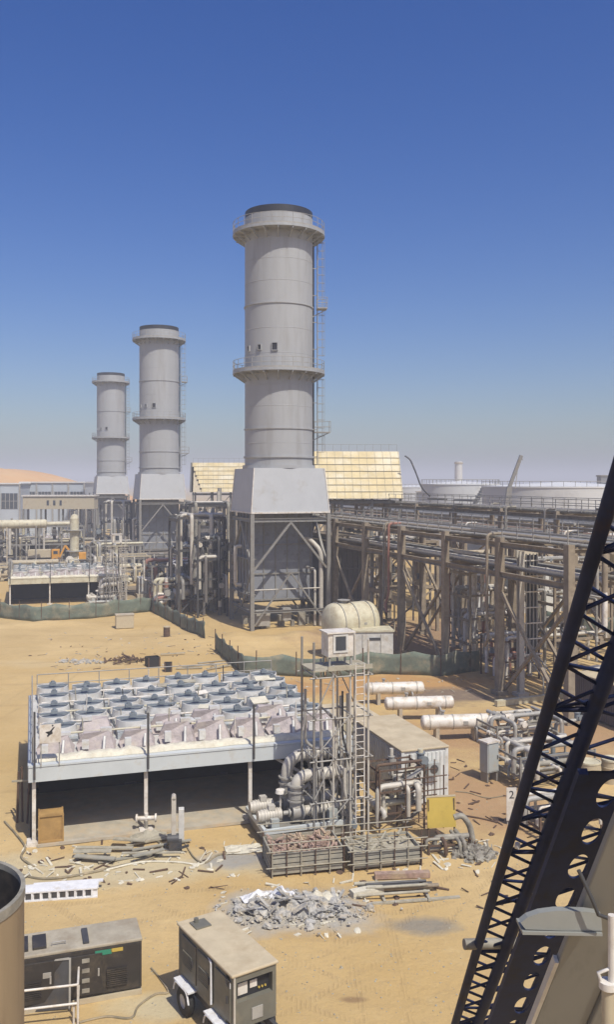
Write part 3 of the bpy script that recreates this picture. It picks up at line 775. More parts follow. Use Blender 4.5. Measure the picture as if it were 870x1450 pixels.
# ------------------------------------------------------------------ air coolers
ordn = ['first', 'second', 'third', 'fourth', 'fifth', 'sixth', 'seventh', 'eighth', 'ninth']
CO = G(45, 1197); CR = R(17.2)
CM = Matrix.Translation(CO) @ Matrix.Rotation(CR, 4, 'Z')
W_, D_, ZD = 14.6, 13.6, 3.4
def cooler():
    t = thing('air_cooler', 'open fronted air cooler deck on white posts, the {u} of three', 'cooler', CO, CR, 'air cooler decks')
    m = MB(); m.box((W_ / 2, D_ / 2, ZD - .12), (W_, D_, .2)); m.build('deck', M['fanwhite'], t)
    m = MB(); m.box((W_ / 2, -.1, ZD - .32), (W_ + .3, .18, .62)); m.box((W_ / 2, -.02, ZD + .05), (W_ + .3, .4, .08)); m.build('fascia', M['fascia'], t)
    m = MB(); m.box((-.1, D_ / 2 + .02, ZD - .32), (.16, D_ - .2, .62)); m.build('side_fascia', M['fascia'], t)
    for i in range(4):
        for j in range(3):
            x = .08 + i * (W_ - .16) / 3; y = .14 + j * (D_ - .4) / 2
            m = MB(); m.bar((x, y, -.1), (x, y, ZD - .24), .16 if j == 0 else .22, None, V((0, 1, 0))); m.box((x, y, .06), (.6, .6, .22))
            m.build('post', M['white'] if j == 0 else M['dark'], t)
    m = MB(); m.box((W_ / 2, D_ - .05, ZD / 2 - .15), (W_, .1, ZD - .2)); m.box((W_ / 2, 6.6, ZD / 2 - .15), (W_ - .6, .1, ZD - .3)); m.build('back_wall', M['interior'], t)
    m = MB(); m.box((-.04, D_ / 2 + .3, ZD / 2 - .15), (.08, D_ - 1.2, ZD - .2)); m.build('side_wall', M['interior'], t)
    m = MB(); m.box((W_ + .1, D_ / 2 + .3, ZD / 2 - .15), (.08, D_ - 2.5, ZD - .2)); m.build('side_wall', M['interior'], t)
    # tubes hanging under the deck
    m = MB()
    for k in range(5): m.tube((.3, 1.6 + k * 1.0, ZD - .5 - .2 * (k % 2)), (W_ - .3, 1.6 + k * 1.0, ZD - .5 - .2 * (k % 2)), .14, n=8)
    m.build('header_pipe', M['dark'], t)
    m = MB(); m.bar((10.4, .16, ZD - .35), (12.9, .16, 1.5), .12); m.bar((12.9, .3, 1.5), (11.2, .3, .3), .1); m.build('brace', M['white'], t)
    # crumpled cream tarpaulin lying along the deck edge
    # slim dark rods at the front edge
    for x in (.1, 4.95, 9.8):
        m = MB(); m.bar((x, -.24, ZD - .5), (x, -.24, ZD + (2.0 if x > 1 else 2.4)), .09, None, V((0, 1, 0))); m.build('rod', M['dark'], t)
    # handrail at left & back
    m = MB()
    for j in range(9):
        y = .3 + j * (D_ - .6) / 8; m.tube((.02, y, ZD), (.02, y, ZD + 1.15), .03, n=5)
    for zz in (.6, 1.15): m.tube((.02, .3, ZD + zz), (.02, D_ - .3, ZD + zz), .03, n=5)
    for j in range(9):
        x = .3 + j * (W_ - .6) / 8; m.tube((x, D_ - .05, ZD), (x, D_ - .05, ZD + 1.15), .03, n=5)
    for zz in (.6, 1.15): m.tube((.3, D_ - .05, ZD + zz), (W_ - .3, D_ - .05, ZD + zz), .03, n=5)
    m.build('handrail', M['galv'], t)
    rg = random.Random(19)
    for j in range(5):
        y = 3.05 + j * (D_ - 3.2) / 5
        m = MB(); m.tube((.5, y, ZD + .5), (W_ - .5, y + rg.uniform(-.1, .1), ZD + .45), .05, n=7); m.build('header_pipe', M[rg.choice(('white', 'lagging', 'cream'))], t)
    for j in range(16):
        x = rg.uniform(1, W_ - 1); y = rg.uniform(1.2, D_ - 1)
        m = MB(); m.tube((x, y, ZD), (x + rg.uniform(-.1, .1), y, ZD + rg.uniform(.9, 1.7)), .03, n=5); m.build('stub', M[rg.choice(('white', 'timber', 'dark'))], t)
    for j in range(7):
        x = rg.uniform(1, W_ - 1.4); y = rg.uniform(2.0, D_ - 1.2)
        Mx = Matrix.Translation((x, y, ZD + rg.uniform(.55, .85))) @ Matrix.Rotation(rg.uniform(-.4, .4), 4, 'Z') @ Matrix.Rotation(rg.uniform(-.15, .5), 4, 'X')
        m = MB(); m.box((0, 0, 0), (rg.uniform(.4, 1.5), rg.uniform(.3, .9), .05), Mx); m.build('cover_board', M[rg.choice(('white', 'fanwhite', 'tarp', 'timber'))], t)
    UNITS.append(t)
    # tarpaulin
    m = MB()
    rg = random.Random(8); n = 90
    prof = []
    for i in range(n + 1):
        x = .2 + (W_ - .4) * i / n
        k = .15 + .14 * noise.noise(V((x * 1.1, 3, 0))) + .07 * noise.noise(V((x * 4, 7, 0)))
        yy = .12 * noise.noise(V((x * .7, 0, 5)))
        prof.append([V((x, yy + .14, ZD + .1)), V((x, yy + .2, ZD + .1 + k)), V((x, yy + .55, ZD + .12 + k * 1.25)), V((x, yy + .95, ZD + .1 + k * .7)), V((x, yy + 1.1, ZD + .1))])
    for a in prof: m.v += a
    for i in range(n):
        for k in range(4): m.f.append((i * 5 + k, (i + 1) * 5 + k, (i + 1) * 5 + k + 1, i * 5 + k + 1)); m.sm.append(True)
    o = m.build('tarpaulin', M['tarp'], None); o.location = CO; o.rotation_euler = (0, 0, CR)
    tag(o, 'crumpled cream tarpaulin along the front edge of the {u} cooler deck', 'tarpaulin', 'tarpaulins on cooler decks'); UNITS.append(o)
    # fan units
    rows, cols = 6, 8
    protos = {}
    for kind in (0, 2):
        p = thing('cooling_fan', 'x', 'fan')
        m = MB()
        if kind == 0:      # square housing, ring, motor
            m.box((0, 0, .18), (1.62, 1.75, .36)); m.build('housing', M['fanblue'], p, bevel=.03)
            m = MB(); m.lathe([(.86, .36), (.8, .86), (.74, .86), (.74, .4)], 24); sh = m.build('shroud', M['fanwhite'], p); m = MB(); m.lathe([(.745, .7), (.3, .76), (.01, .76)], 24); m.build('grille', M['motor'], sh)
            m = MB(); m.box((.0, 0, .9), (1.6, .14, .08)); m.box((0, 0, 1.0), (.34, .3, .2)); m.tube((0, 0, 1.1), (0, 0, 1.2), .1, n=8); m.build('motor', M['motor'], p)
            m = MB()
            for q in range(5):
                a = 2 * math.pi * q / 5
                m.bar((0, 0, .52), (math.cos(a) * .6, math.sin(a) * .6, .58), .18, .02)
            m.build('blades', M['dark'], p)
            m = MB(); m.box((-.55, .78, .55), (.5, .1, .45)); m.build('terminal_box', M['white'], p)
        else:              # wrapped A shaped bundle
            m.add([(-.8, -.8, 0), (.8, -.8, 0), (.8, .8, 0), (-.8, .8, 0), (-.6, -.1, .98), (.55, -.15, 1.08), (.6, .3, .92), (-.55, .3, 1.02), (-.9, 0, .3), (.9, 0, .34)],
                  [(0, 1, 9, 5, 4, 8), (1, 2, 6, 5, 9), (2, 3, 7, 6), (3, 0, 8, 4, 7), (4, 5, 6, 7)])
            m.build('wrapped_bundle', M['mauve'], p)
            MB().box((-.5, -.62, .5), (.3, .3, .5)).build('bracket', M['fanwhite'], p); MB().tube((.3, -.8, .2), (.35, -.5, .9), .07, n=6).build('strut', M['fanwhite'], p); MB().box((.45, .2, 1.05), (.5, .34, .22)).build('motor', M['fanwhite'], p)
        protos[kind] = p
    rg = random.Random(31)
    used = set()
    for j in range(rows):
        for i in range(cols):
            kind = 2 if j == 0 else (2 if j == 1 and rg.random() < .2 else 0)
            if kind in used: o = copy_tree(protos[kind])
            else: o = protos[kind]; used.add(kind)
            x = 1.15 + i * (W_ - 2.2) / (cols - 1) + rg.uniform(-.12, .12); y = 2.0 + j * (D_ - 3.2) / (rows - 1) + rg.uniform(-.15, .15)
            o.location = CM @ V((x, y, ZD - .02)); o.rotation_euler = (0, 0, CR + rg.uniform(-.06, .06) + (math.pi if rg.random() < .3 else 0))
            k = rg.uniform(.93, 1.05); o.scale = (k, k, rg.uniform(.7, .9))
            nm = {0: 'round shrouded fan', 2: 'mauve wrapped fan'}[kind]
            tag(o, '%s, %s from left, %s row from front, {u} cooler' % (nm, ordn[i], ordn[j]), 'fan', 'fans on the {u} cooler deck')
            UNITS.append(o)
cooler()

# white board with a black bird like tick at the deck corner
t = thing('sign_board', 'white board with a black tick mark at the left corner of the nearest cooler', 'sign', CM @ V((.75, -.3, ZD + 1.05)), CR)
m = MB(); m.box((0, 0, .4), (.9, .05, .8)); m.build('board', M['white'], t)
m = MB(); Mx = Matrix.Translation((0, -.027, .42)) @ Matrix.Rotation(R(90), 4, 'X')
m.prism([(-.2, .06), (-.13, .0), (-.04, .06), (.12, .24), (.2, .26), (.08, .1), (.1, -.02), (-.02, -.08), (-.1, -.16), (-.14, -.1), (-.08, -.03)], Mx, .012); m.build('tick_mark', M['inkblack'], t)
m = MB(); m.tube((.1, -.04, .74), (.1, -.03, .74), .035, n=10); m.build('dot_mark', M['inkblack'], t)
m = MB()
for x in (-.38, .38): m.bar((x, .06, -1.0), (x, .06, .8), .05)
m.build('support', M['galv'], t)

# concrete apron the nearest cooler stands on
m = MB(); m.box((W_ / 2 + .1, 3.0, .045), (W_ - .2, 6.6, .13)); o = m.build('pavement', M['concrete'], None); o.location = CO; o.rotation_euler = (0, 0, CR); structure(o)

t = thing('rod_bundle', 'dark upright rods leaning at the left side of the nearest cooler', 'rods', G(24, 1165), .2)
for i, (x, y, hh, tx) in enumerate(((0, 0, 2.3, .05), (.22, .1, 2.5, -.05), (.45, -.1, 2.2, .1))):
    m = MB(); m.tube((x, y, -.05), (x + tx, y + .15, hh), .05, n=7); m.build('rod', M['rust'], t)
m = MB(); m.box((.2, .05, 1.9), (.9, .06, .08)); m.build('crossbar', M['timber'], t)
# plywood crate
g = G(72, 1196)
t = thing('wooden_crate', 'brown plywood crate standing under the left end of the nearest cooler', 'crate', (g.x, g.y, .1), CR)
m = MB(); m.box((0, .4, .6), (.95, .8, 1.1)); m.build('panel', M['wood'], t)
m = MB()
for x in (-.5, .5):
    m.box((x, -.02, .6), (.07, .09, 1.2)); m.box((x, .82, .6), (.07, .09, 1.2))
for z in (.06, 1.18): m.box((0, -.025, z), (.93, .07, .08)); m.box((0, .4, z), (1.05, .7, .05))
m.build('batten', M['wood'], t)

# ------------------------------------------------------------------ scaffold tower with riser pipes and a cabinet on top
TB = G(480, 1192)
def tower():
    t = thing('scaffold_tower', 'tall pale tube scaffold tower at the right end of the {u} cooler', 'scaffold', TB, A0, 'scaffold towers')
    xs_ = (-1.15, -.25, .55, 1.4); ztop = 7.75
    for i, x in enumerate(xs_):
        for y in (0, 1.6):
            m = MB(); m.tube((x, y, -.1), (x, y, ztop + (1.0 if i in (0, 3) else -.05)), .055, n=8); m.box((x, y, .03), (.22, .22, .08)); m.build('standard', M['lagging'] if i != 0 else M['frame'], t)
    for z in (1.8, 3.6, 5.4, 7.2):
        for y in (-.06, 1.66): MB().tube((xs_[0] - .2, y, z), (xs_[-1] + .2, y, z), .035, n=6).build('ledger', M['galv'], t)
        for x in xs_: MB().tube((x + .06, -.2, z + .08), (x + .06, 1.8, z + .08), .035, n=6).build('transom', M['galv'], t)
    for k in range(4):
        z = .2 + k * 1.8
        MB().tube((xs_[0], -.1, z), (xs_[1] if k % 2 else xs_[2], -.1, z + 1.75), .03, n=6).build('diagonal', M['galv'], t)
        MB().tube((xs_[3], 1.7, z), (xs_[2] if k % 2 else xs_[1], 1.7, z + 1.75), .03, n=6).build('diagonal', M['galv'], t)
    m = MB(); m.box((.2, .8, ztop - .25), (2.8, 1.7, .06)); m.box((.5, -.13, ztop - .16), (2.1, .04, .2)); m.build('platform', M['timber'], t)
    m = MB()
    for s in (-.2, .2): m.tube((.95 + s, -.14, .1), (.95 + s, -.14, ztop), .03, n=6)
    z = .4
    while z < ztop: m.tube((.75, -.14, z), (1.15, -.14, z), .018, n=4); z += .3
    m.build('ladder', M['white'], t)
    UNITS.append(t)
    # cabinet
    c = TB + LV * .38 + DV * .5
    t = thing('control_cabinet', 'white cabinet with a dark window on top of the {u} scaffold tower', 'cabinet', (c.x, c.y, ztop - .22), A0, 'cabinets on the scaffold towers')
    m = MB(); m.box((-.1, .4, .95), (1.2, .9, 1.05)); m.build('body', M['white'], t, bevel=.02)
    m = MB(); m.box((-.12, -.06, 1.02), (.46, .03, .6)); wi = m.build('window', M['glass'], t)
    m = MB(); m.box((-.42, -.07, 1.02), (.1, .05, .8)); m.box((.18, -.07, 1.02), (.1, .05, .8)); m.box((-.12, -.07, 1.38), (.5, .05, .08)); m.box((-.12, -.07, .66), (.5, .05, .08)); m.build('frame', M['fanwhite'], wi)
    for sx in (-.6, .42):
        for sy in (.05, .78): m = MB(); m.bar((sx, sy, .0), (sx, sy, .43), .08); m.build('leg', M['galv'], t)
    m = MB(); m.box((-.1, .4, 1.5), (1.34, 1.06, .06)); m.build('roof', M['white'], t)
    UNITS.append(t)
    # riser pipework inside the tower
    rg = random.Random(77)
    t = thing('riser_pipes', 'tangle of grey riser pipes and valves inside the {u} scaffold tower', 'pipework', TB, A0, 'riser pipes in the scaffold towers')
    for i in range(15):
        x = rg.uniform(-1.05, 1.3); y = rg.uniform(.15, 1.45); r = rg.uniform(.035, .1); h = rg.uniform(2.6, 7.2)
        x2 = x + rg.uniform(-.5, .5)
        m = MB(); m.path([(x, y, 0), (x, y, h * rg.uniform(.3, .6)), (x2, y + .1, h * rg.uniform(.62, .75)), (x2, y + .1, h)], r, n=8, bend=.25)
        po = m.build('pipe', M[rg.choice(('lagging', 'galv', 'grime', 'lagging', 'dark'))], t)
        if i % 2 == 0:
            z = h * .22; m = MB(); m.tube((x, y, z - .12), (x, y, z + .12), r * 1.9, n=10); m.tube((x, y - .05, z), (x, y - .35, z), .025, n=6); m.tube((x, y - .35, z), (x, y - .38, z), .13, n=10)
            m.build('valve', M[rg.choice(('galv', 'white', 'motor'))], po)
    UNITS.append(t)
tower()

# ------------------------------------------------------------------ pump skid
def pump_skid():
    o = G(376, 1199)
    t = thing('pump_skid', 'grey pump skid with two elbow pipes in front of the {u} scaffold tower', 'pump', o, A0, 'pump skids')
    m = MB()
    W, D = 4.2, 3.0
    m.box((W / 2, D / 2, .3), (W - .1, D - .1, .5)); m.build('plinth', M['frame'], t)
    m = MB()
    for a, b in (((0, 0), (W, 0)), ((W, 0), (W, D)), ((W, D), (0, D)), ((0, D), (0, 0))):
        m.bar((*a, .62), (*b, .62), .14, .2)
    m.build('rim', M['fascia'], t)
    for k, (y, x0) in enumerate(((.75, -.02), (1.95, -.05))):
        m = MB(); m.tube((x0, y, 1.05), (x0 + .95, y, 1.05), .27, n=18)
        for q in range(6): m.tube((x0 + .15 + q * .12, y, 1.05), (x0 + .19 + q * .12, y, 1.05), .3, n=18)
        m.tube((x0 - .12, y, 1.05), (x0, y, 1.05), .24, n=18); m.box((x0 + .5, y, .74), (.6, .4, .24)); m.box((x0 + .5, y - .02, 1.4), (.3, .3, .2))
        m.build('motor', M['lagging'], t)
        m = MB(); m.tube((x0 + 1.05, y, 1.05), (x0 + 1.5, y, 1.05), .1, n=10); m.tube((x0 + 1.45, y, 1.05), (x0 + 1.85, y, 1.05), .34, n=18); m.tube((x0 + 1.85, y, 1.05), (x0 + 1.95, y, 1.05), .4, n=18); m.tube((x0 + 1.3, y, 1.05), (x0 + 1.36, y, 1.05), .2, n=12)
        m.box((x0 + 1.65, y, .78), (.4, .4, .2)); m.build('pump', M['galv'], t)
        m = MB(); m.path([(x0 + 1.95, y, 1.05), (x0 + 3.6, y, 1.05), (x0 + 3.9, y + .4, 1.05)], .22, n=14, bend=.3)
        for q in (2.3, 3.1): m.tube((x0 + q, y, 1.05), (x0 + q + .07, y, 1.05), .32, n=14)
        m.build('suction_pipe', M['lagging'], t)
        # discharge: up then a wide elbow to the right
        xx = x0 + 1.65; zt = 2.62 + k * .55
        m = MB(); m.path([(xx, y, 1.3), (xx, y, zt), (xx + 2.2, y, zt)], .27, n=18, bend=.85, seg=10); dp = m.build('discharge_pipe', M['lagging'], t)
        m = MB()
        for zz in (1.55, 1.95, 2.2): m.tube((xx, y, zz), (xx, y, zz + .07), .39, n=18)
        m.tube((xx, y, 1.65), (xx, y, 1.95), .33, n=16)
        for q in (.95, 1.9): m.tube((xx + q, y, zt), (xx + q + .07, y, zt), .38, n=18)
        m.build('flange', M['galv'], dp)
        m = MB(); m.tube((xx + 1.1, y, .6), (xx + 1.1, y, zt - .2), .07, n=8); m.build('support', M['white'], t)
    m = MB(); m.tube((1.1, 1.35, .6), (1.1, 1.35, 1.75), .05, n=8); m.lathe([(.24, 1.75), (.2, 1.9), (.02, 1.93)], 14, Matrix.Translation((1.1, 1.35, 0))); m.build('gauge', M['white'], t)
    m = MB(); m.box((.5, .25, .85), (.35, .25, .4)); m.box((3.2, .3, .9), (.4, .3, .5)); m.build('junction_box', M['greybox'], t)
    UNITS.append(t)
pump_skid()

# copies at the two further units
for k, word in ((1, 'middle'), (2, 'farthest')):
    for o in UNITS:
        if k == 2 and o.name.startswith(('control_cabinet', 'riser', 'pump_skid', 'filter_house', 'tarpaulin')): continue
        c = copy_tree(o)
        c.location = o.location + DV * UNIT * k
        if k == 1 and o.name.startswith('air_cooler'):
            for ch in c.children:
                if ch.name.startswith(('fascia', 'side_fascia', 'deck')):
                    ch.data = ch.data.copy(); ch.data.materials[0] = M['cream']
        c['label'] = LABELS[o.name].replace('{u}', word)
        if 'group' in o: c['group'] = o['group'].replace('nearest', word)

# ------------------------------------------------------------------ yard at the foot of the tower
# two open baskets of site waste
def basket(px, py, w, d, h, label, content, seed, nn, side):
    g = G(px, py); rg = random.Random(seed)
    t = thing('waste_basket', label, 'basket', g, R(13))
    for x in (0, w):
        for y in (0, d): MB().bar((x, y, -.05), (x, y, h + .12), .08, None, V((0, 1, 0))).build('post', M['rust'], t)
    m = MB()
    nb = 4
    for k in range(nb):
        z = .12 + k * (h - .1) / nb; hh = (h - .1) / nb - .05
        m.box((w / 2, 0, z + hh / 2), (w - .08, .06, hh)); m.box((w / 2, d, z + hh / 2), (w - .08, .06, hh))
        m.box((0, d / 2, z + hh / 2), (.06, d - .08, hh)); m.box((w, d / 2, z + hh / 2), (.06, d - .08, hh))
    m.build('side', M[side], t)
    for i in range(6):
        x = w * i / 5
        MB().tube((x, -.1, -.02), (x, -.1, h + (.75 if i % 2 else .5)), .026, n=6).build('standard', M['rust'] if i % 2 else M['timber'], t)
    for z in (h * .45, h + .1, h + .42):
        MB().tube((-.25, -.14, z), (w + .25, -.14, z + rg.uniform(-.04, .04)), .024, n=6).build('rail', M['timber'], t)
        MB().tube((-.25, d + .1, z), (w + .25, d + .1, z), .024, n=6).build('rail', M['timber'], t)
    m = MB(); m.box((w / 2, d / 2, .1), (w - .1, d - .1, .06)); m.build('floor', M['timber'], t)
    m = MB()
    for i in range(nn):
        x = rg.uniform(.2, w - .2); y = rg.uniform(.15, d - .15); z = h * rg.uniform(.8, 1.0)
        a = rg.uniform(0, 3.14); l = rg.uniform(.2, .55)
        p = V((x, y, z)); q = V((max(.1, min(w - .1, x + l * math.cos(a))), max(.1, min(d - .1, y + l * math.sin(a))), z + rg.uniform(-.05, .18)))
        m.bar(p, q, rg.uniform(.05, .12), rg.uniform(.03, .09))
    m.box((w / 2, d / 2, h * .42), (w - .16, d - .16, h * .7))
    o = m.build('site_waste', M[content], None); o.location = g; o.rotation_euler = (0, 0, R(13))
    tag(o, 'heap of %s filling the %s' % (('reddish scrap', 'left hand grey basket') if content == 'brick' else ('loose grey boards', 'right hand plank basket')), 'scrap')
    o['kind'] = 'stuff'
basket(385, 1243, 2.95, 1.9, .95, 'grey boarded basket heaped with reddish scrap in front of the pump skid', 'brick', 3, 90, 'planks')
basket(500, 1234, 2.9, 1.7, .75, 'green grey plank basket right of the one with reddish scrap', 'timber', 4, 30, 'planks')

# white container with dusty roof
def container(loc, rz, w, l, h, label, wall, roof, ac=True):
    t = thing('container', label, 'container', loc, rz)
    m = MB(); m.box((w / 2, l / 2, h / 2 + .05), (w - .08, l - .08, h - .1))
    n = int(w / .22)
    for i in range(n): m.box((.14 + (w - .28) * i / (n - 1), .02, h / 2), (.1, .05, h - .3))
    n = int(l / .24)
    for i in range(n): m.box((.02, .14 + (l - .28) * i / (n - 1), h / 2), (.05, .11, h - .3)); m.box((w - .02, .14 + (l - .28) * i / (n - 1), h / 2), (.05, .11, h - .3))
    m.build('wall', M[wall], t)
    for x in (.06, w - .06):
        for y in (.06, l - .06): MB().box((x, y, h / 2), (.15, .15, h + .02)).build('corner_post', M[wall], t)
    m = MB(); m.box((w / 2, l / 2, h + .06), (w + .1, l + .1, .1)); m.build('roof', M[roof], t, bevel=.03)
    if ac:
        m = MB(); m.box((w * .62, -.2, h * .68), (.6, .36, .62)); a = m.build('air_conditioner', M['greybox'], t, bevel=.02)
        m = MB(); m.tube((w * .62, -.385, h * .68), (w * .62, -.395, h * .68), .22, n=16); m.build('grille', M['dark'], a)
    m = MB(); m.box((w * .3, -.02, 1.1), (.85, .08, 2.0)); dr = m.build('door', M[wall], t)
    m = MB(); m.tube((w * .3 + .34, -.1, 1.1), (w * .3 + .34, -.1, 1.35), .025, n=6); m.build('handle', M['dark'], dr)
    return t
cr = G(635, 1135)
cl = cr - LV * 2.5
container(cl, A0, 2.5, 6.2, 2.65, 'white ribbed site cabin with a dusty tan roof beside the scaffold tower', 'container', 'tanroof')
g2 = cl + DV * 6.9 - LV * .3
container(g2, A0, 2.4, 4.0, 2.3, 'low tan roofed cabin behind the white site cabin', 'cream', 'tanroof', ac=False)

# yellow lagged pipes next to the cabin
pipework('pipe_module', 'yellowish pipes and small vessels between scaffold tower and white cabin', 'pipework', G(538, 1182), A0, (2.2, 1.5, 2.9), 12, ['cream', 'lagging', 'rust', 'cream'], 41, None, 'rust', (.07, .15), levels=3, post=.07)
t = thing('access_scaffold', 'dark tube scaffold with several lifts in front of the white cabin', 'scaffold', G(575, 1180), A0)
for x in (0, 1.1, 1.9):
    m = MB()
    for y in (0, .9): m.tube((x, y, 0), (x, y, 3.1 - .25 * (x > 1)), .035, n=6)
    m.build('standard', M['rust'], t)
for z in (.6, 1.2, 1.8, 2.4):
    for y in (-.04, .94): MB().tube((-.15, y, z), (2.05, y, z), .028, n=6).build('ledger', M['rust'], t)
m = MB()
for k in range(4): m.bar((.1, .45, .3 + k * .6), (1.0, .45, .85 + k * .6), .3, .04)
m.build('stair_flight', M['galv'], t)

# horizontal white vessels
def vessel(name, label, c, rz, L, r, matn, group=None, saddle=True, zc=1.0):
    t = thing(name, label, 'vessel', (c.x, c.y, 0), rz, group)
    m = MB()
    Mx = Matrix.Translation((0, 0, zc)) @ Matrix.Rotation(R(90), 4, 'Y')
    prof = [(.01, -L / 2 - r * .45)] + [(r * math.sin(a), -L / 2 - r * .45 * math.cos(a)) for a in [math.pi / 2 * k / 6 for k in range(1, 7)]]
    prof += [(r, L / 2)] + [(r * math.cos(a), L / 2 + r * .45 * math.sin(a)) for a in [math.pi / 2 * k / 6 for k in range(1, 6)]] + [(.01, L / 2 + r * .45)]
    m.lathe(prof, 28, Mx, split=False)
    b = m.build('shell', M[matn], t)
    for x in (-L * .42, -L * .05, L * .4): MB().tube((x - .03, 0, zc), (x + .03, 0, zc), r * 1.05, n=28).build('band', M['galv'], b)
    m = MB(); m.bar((L * .1, -r * 1.0, zc + .02), (L * .1 + .3, -r * 1.0, zc + .02), .03, .2); m.build('nameplate', M['galv'], b)
    for x in (-L * .3, L * .3):
        m = MB(); m.box((x, 0, (zc - r * .7) / 2), (.22, r * 1.5, zc - r * .7 + .1)); m.build('saddle', M['concrete'], t)
    m = MB(); m.tube((-L * .2, 0, zc + r * .9), (-L * .2, 0, zc + r + .2), r * .2, n=10); m.tube((-L * .2, 0, zc + r + .2), (-L * .2, 0, zc + r + .26), r * .34, n=10)
    m.path([(L * .3, -r * .8, zc - r * .6), (L * .3, -r * 1.5, zc - r * .6), (L * .3, -r * 1.5, .05)], .07, n=8, bend=.15)
    m.build('nozzle', M['galv'], t)
    return t
vessel('pressure_vessel', 'white horizontal vessel at the back of three, nearest the brown rack', G(566, 1000, 0) + DV * .8, R(6), 3.9, .42, 'white', 'white horizontal vessels', zc=1.1)
vessel('pressure_vessel', 'white horizontal vessel in the middle of three behind the cabin', G(600, 1022, 0) + DV * .6, R(6), 4.3, .42, 'white', 'white horizontal vessels', zc=1.1)
vessel('pressure_vessel', 'white horizontal vessel in front of three, right behind the cabin', G(650, 1050, 0) + DV * .4, R(6), 3.9, .44, 'white', 'white horizontal vessels', zc=1.1)
vt = V(((494 - CX) / F * 80, 80, 0))
vessel('storage_vessel', 'large cream domed vessel behind the cabinet of the scaffold tower', vt + V((.2, .5, 0)), A0 + R(10), 3.6, 1.75, 'cream', None, zc=3.1)
t = thing('equipment_box', 'pale plant box with a slatted front beside the cream domed vessel', 'cabinet', V(((530 - CX) / F * 77.5, 77.5, 0)), R(5))
m = MB(); m.box((0, 1.2, 1.35), (3.4, 2.4, 2.6)); m.build('body', M['fanwhite'], t, bevel=.04)
m = MB(); m.box((0, 1.2, 2.72), (3.6, 2.6, .14)); m.build('lid', M['cream'], t)
m = MB(); m.box((.1, -.02, 2.05), (1.0, .06, .22)); m.build('vent', M['dark'], t)
m = MB()
for x in (-1.0, .6): m.box((x, -.02, 1.3), (.05, .06, 2.3))
m.build('seam', M['galv'], t)

# grey cabinet on legs
t = thing('electrical_cabinet', 'tall grey electrical cabinet standing alone on red earth', 'cabinet', G(700, 1107), A0 + R(12))
m = MB(); m.box((0, .35, 1.25), (.78, .62, 1.55)); m.build('body', M['greybox'], t, bevel=.02)
m = MB(); m.box((0, .35, 2.06), (.9, .74, .08)); m.build('canopy', M['white'], t)
m = MB(); m.box((0, .03, 1.25), (.66, .03, 1.4)); d = m.build('door', M['greybox'], t)
m = MB(); m.box((.26, .0, 1.25), (.04, .05, .2)); m.build('handle', M['dark'], d)
for x in (-.32, .32): m = MB(); m.box((x, .35, .24), (.1, .5, .55)); m.build('leg', M['frame'], t)

# yellow board
t = thing('yellow_board', 'plain yellow board propped on rusty legs in front of the white cabin', 'board', G(627, 1192), R(8))
m = MB(); Mx = Matrix.Rotation(R(-8), 4, 'X'); m.box((0, 0, 1.25), (1.28, .06, 1.3), Mx); m.build('board', M['yellow'], t)
m = MB(); m.box((0, -.005, 1.92), (1.34, .09, .06), Mx); m.build('frame', M['beige'], t)
for x in (-.58, .58): m = MB(); m.bar((x, .08, -.05), (x, .22, 1.8), .06); m.build('leg', M['rust'], t)

# small white sign with the figure 2
t = thing('number_sign', 'narrow white sign bearing a black figure 2, half behind the boom', 'sign', G(725, 1168), R(2))
m = MB(); m.box((0, 0, .95), (.46, .04, 1.5)); m.build('board', M['white'], t)
m = MB()
for x in (-.17, .17): m.bar((x, .05, -.1), (x, .05, 1.6), .05)
m.build('post', M['galv'], t)
fc = bpy.data.curves.new('figure', 'FONT'); fc.body = '2'; fc.size = .5; fc.align_x = 'CENTER'; fc.extrude = .004
fo = bpy.data.objects.new('figure_curve', fc); C.objects.link(fo)
bpy.context.view_layer.update()
me = bpy.data.meshes.new_from_object(fo.evaluated_get(bpy.context.evaluated_depsgraph_get()))
bpy.data.objects.remove(fo); me.materials.clear(); me.materials.append(M['inkblack'])
fo = bpy.data.objects.new('figure', me); C.objects.link(fo); fo.parent = t; fo.location = (0, -.028, 1.22); fo.rotation_euler = (R(90), 0, 0)

# valve manifolds and pipework behind the boom
pipework('valve_manifold', 'dense white valve manifold behind the grey electrical cabinet', 'pipework', G(705, 1065), A0, (4.5, 2.6, 1.5), 22, ['white', 'lagging', 'white', 'grime', 'galv'], 51, None, 'frame', (.06, .13), levels=2, post=.09)
pipework('valve_manifold', 'valve manifold with motors on brown earth, seen through the boom lattice', 'pipework', G(738, 1120), A0, (4.5, 2.6, 1.7), 18, ['white', 'lagging', 'grime', 'motor', 'galv'], 52, None, 'frame', (.07, .16), levels=2, post=.09)
pipework('valve_manifold', 'low pipe manifold close behind the small number sign', 'pipework', G(766, 1190), A0, (3.2, 1.8, 1.3), 12, ['lagging', 'grime', 'galv', 'white'], 53, None, 'rust', (.06, .14), levels=2, post=.08)
# drums
def drum(px, py, label, h=1.25, r=.55, mm='beige'):
    t = thing('steel_drum', label, 'drum', G(px, py), rnd.uniform(0, 3), 'drums behind the boom')
    m = MB(); m.lathe([(r, 0), (r, h * .32), (r + .025, h * .33), (r + .025, h * .36), (r, h * .37), (r, h * .65), (r + .025, h * .66), (r + .025, h * .69), (r, h * .7), (r, h)], 24); m.build('body', M[mm], t)
    m = MB(); m.lathe([(r + .03, h - .06), (r + .03, h + .02), (r - .03, h + .02), (r - .04, h - .02), (.01, h - .02)], 24); m.build('lid', M['cream'], t)
drum(836, 1112, 'tan steel drum left of a pair seen right of the boom chords'); drum(868, 1108, 'tan steel drum at the right edge, half cut by the frame')
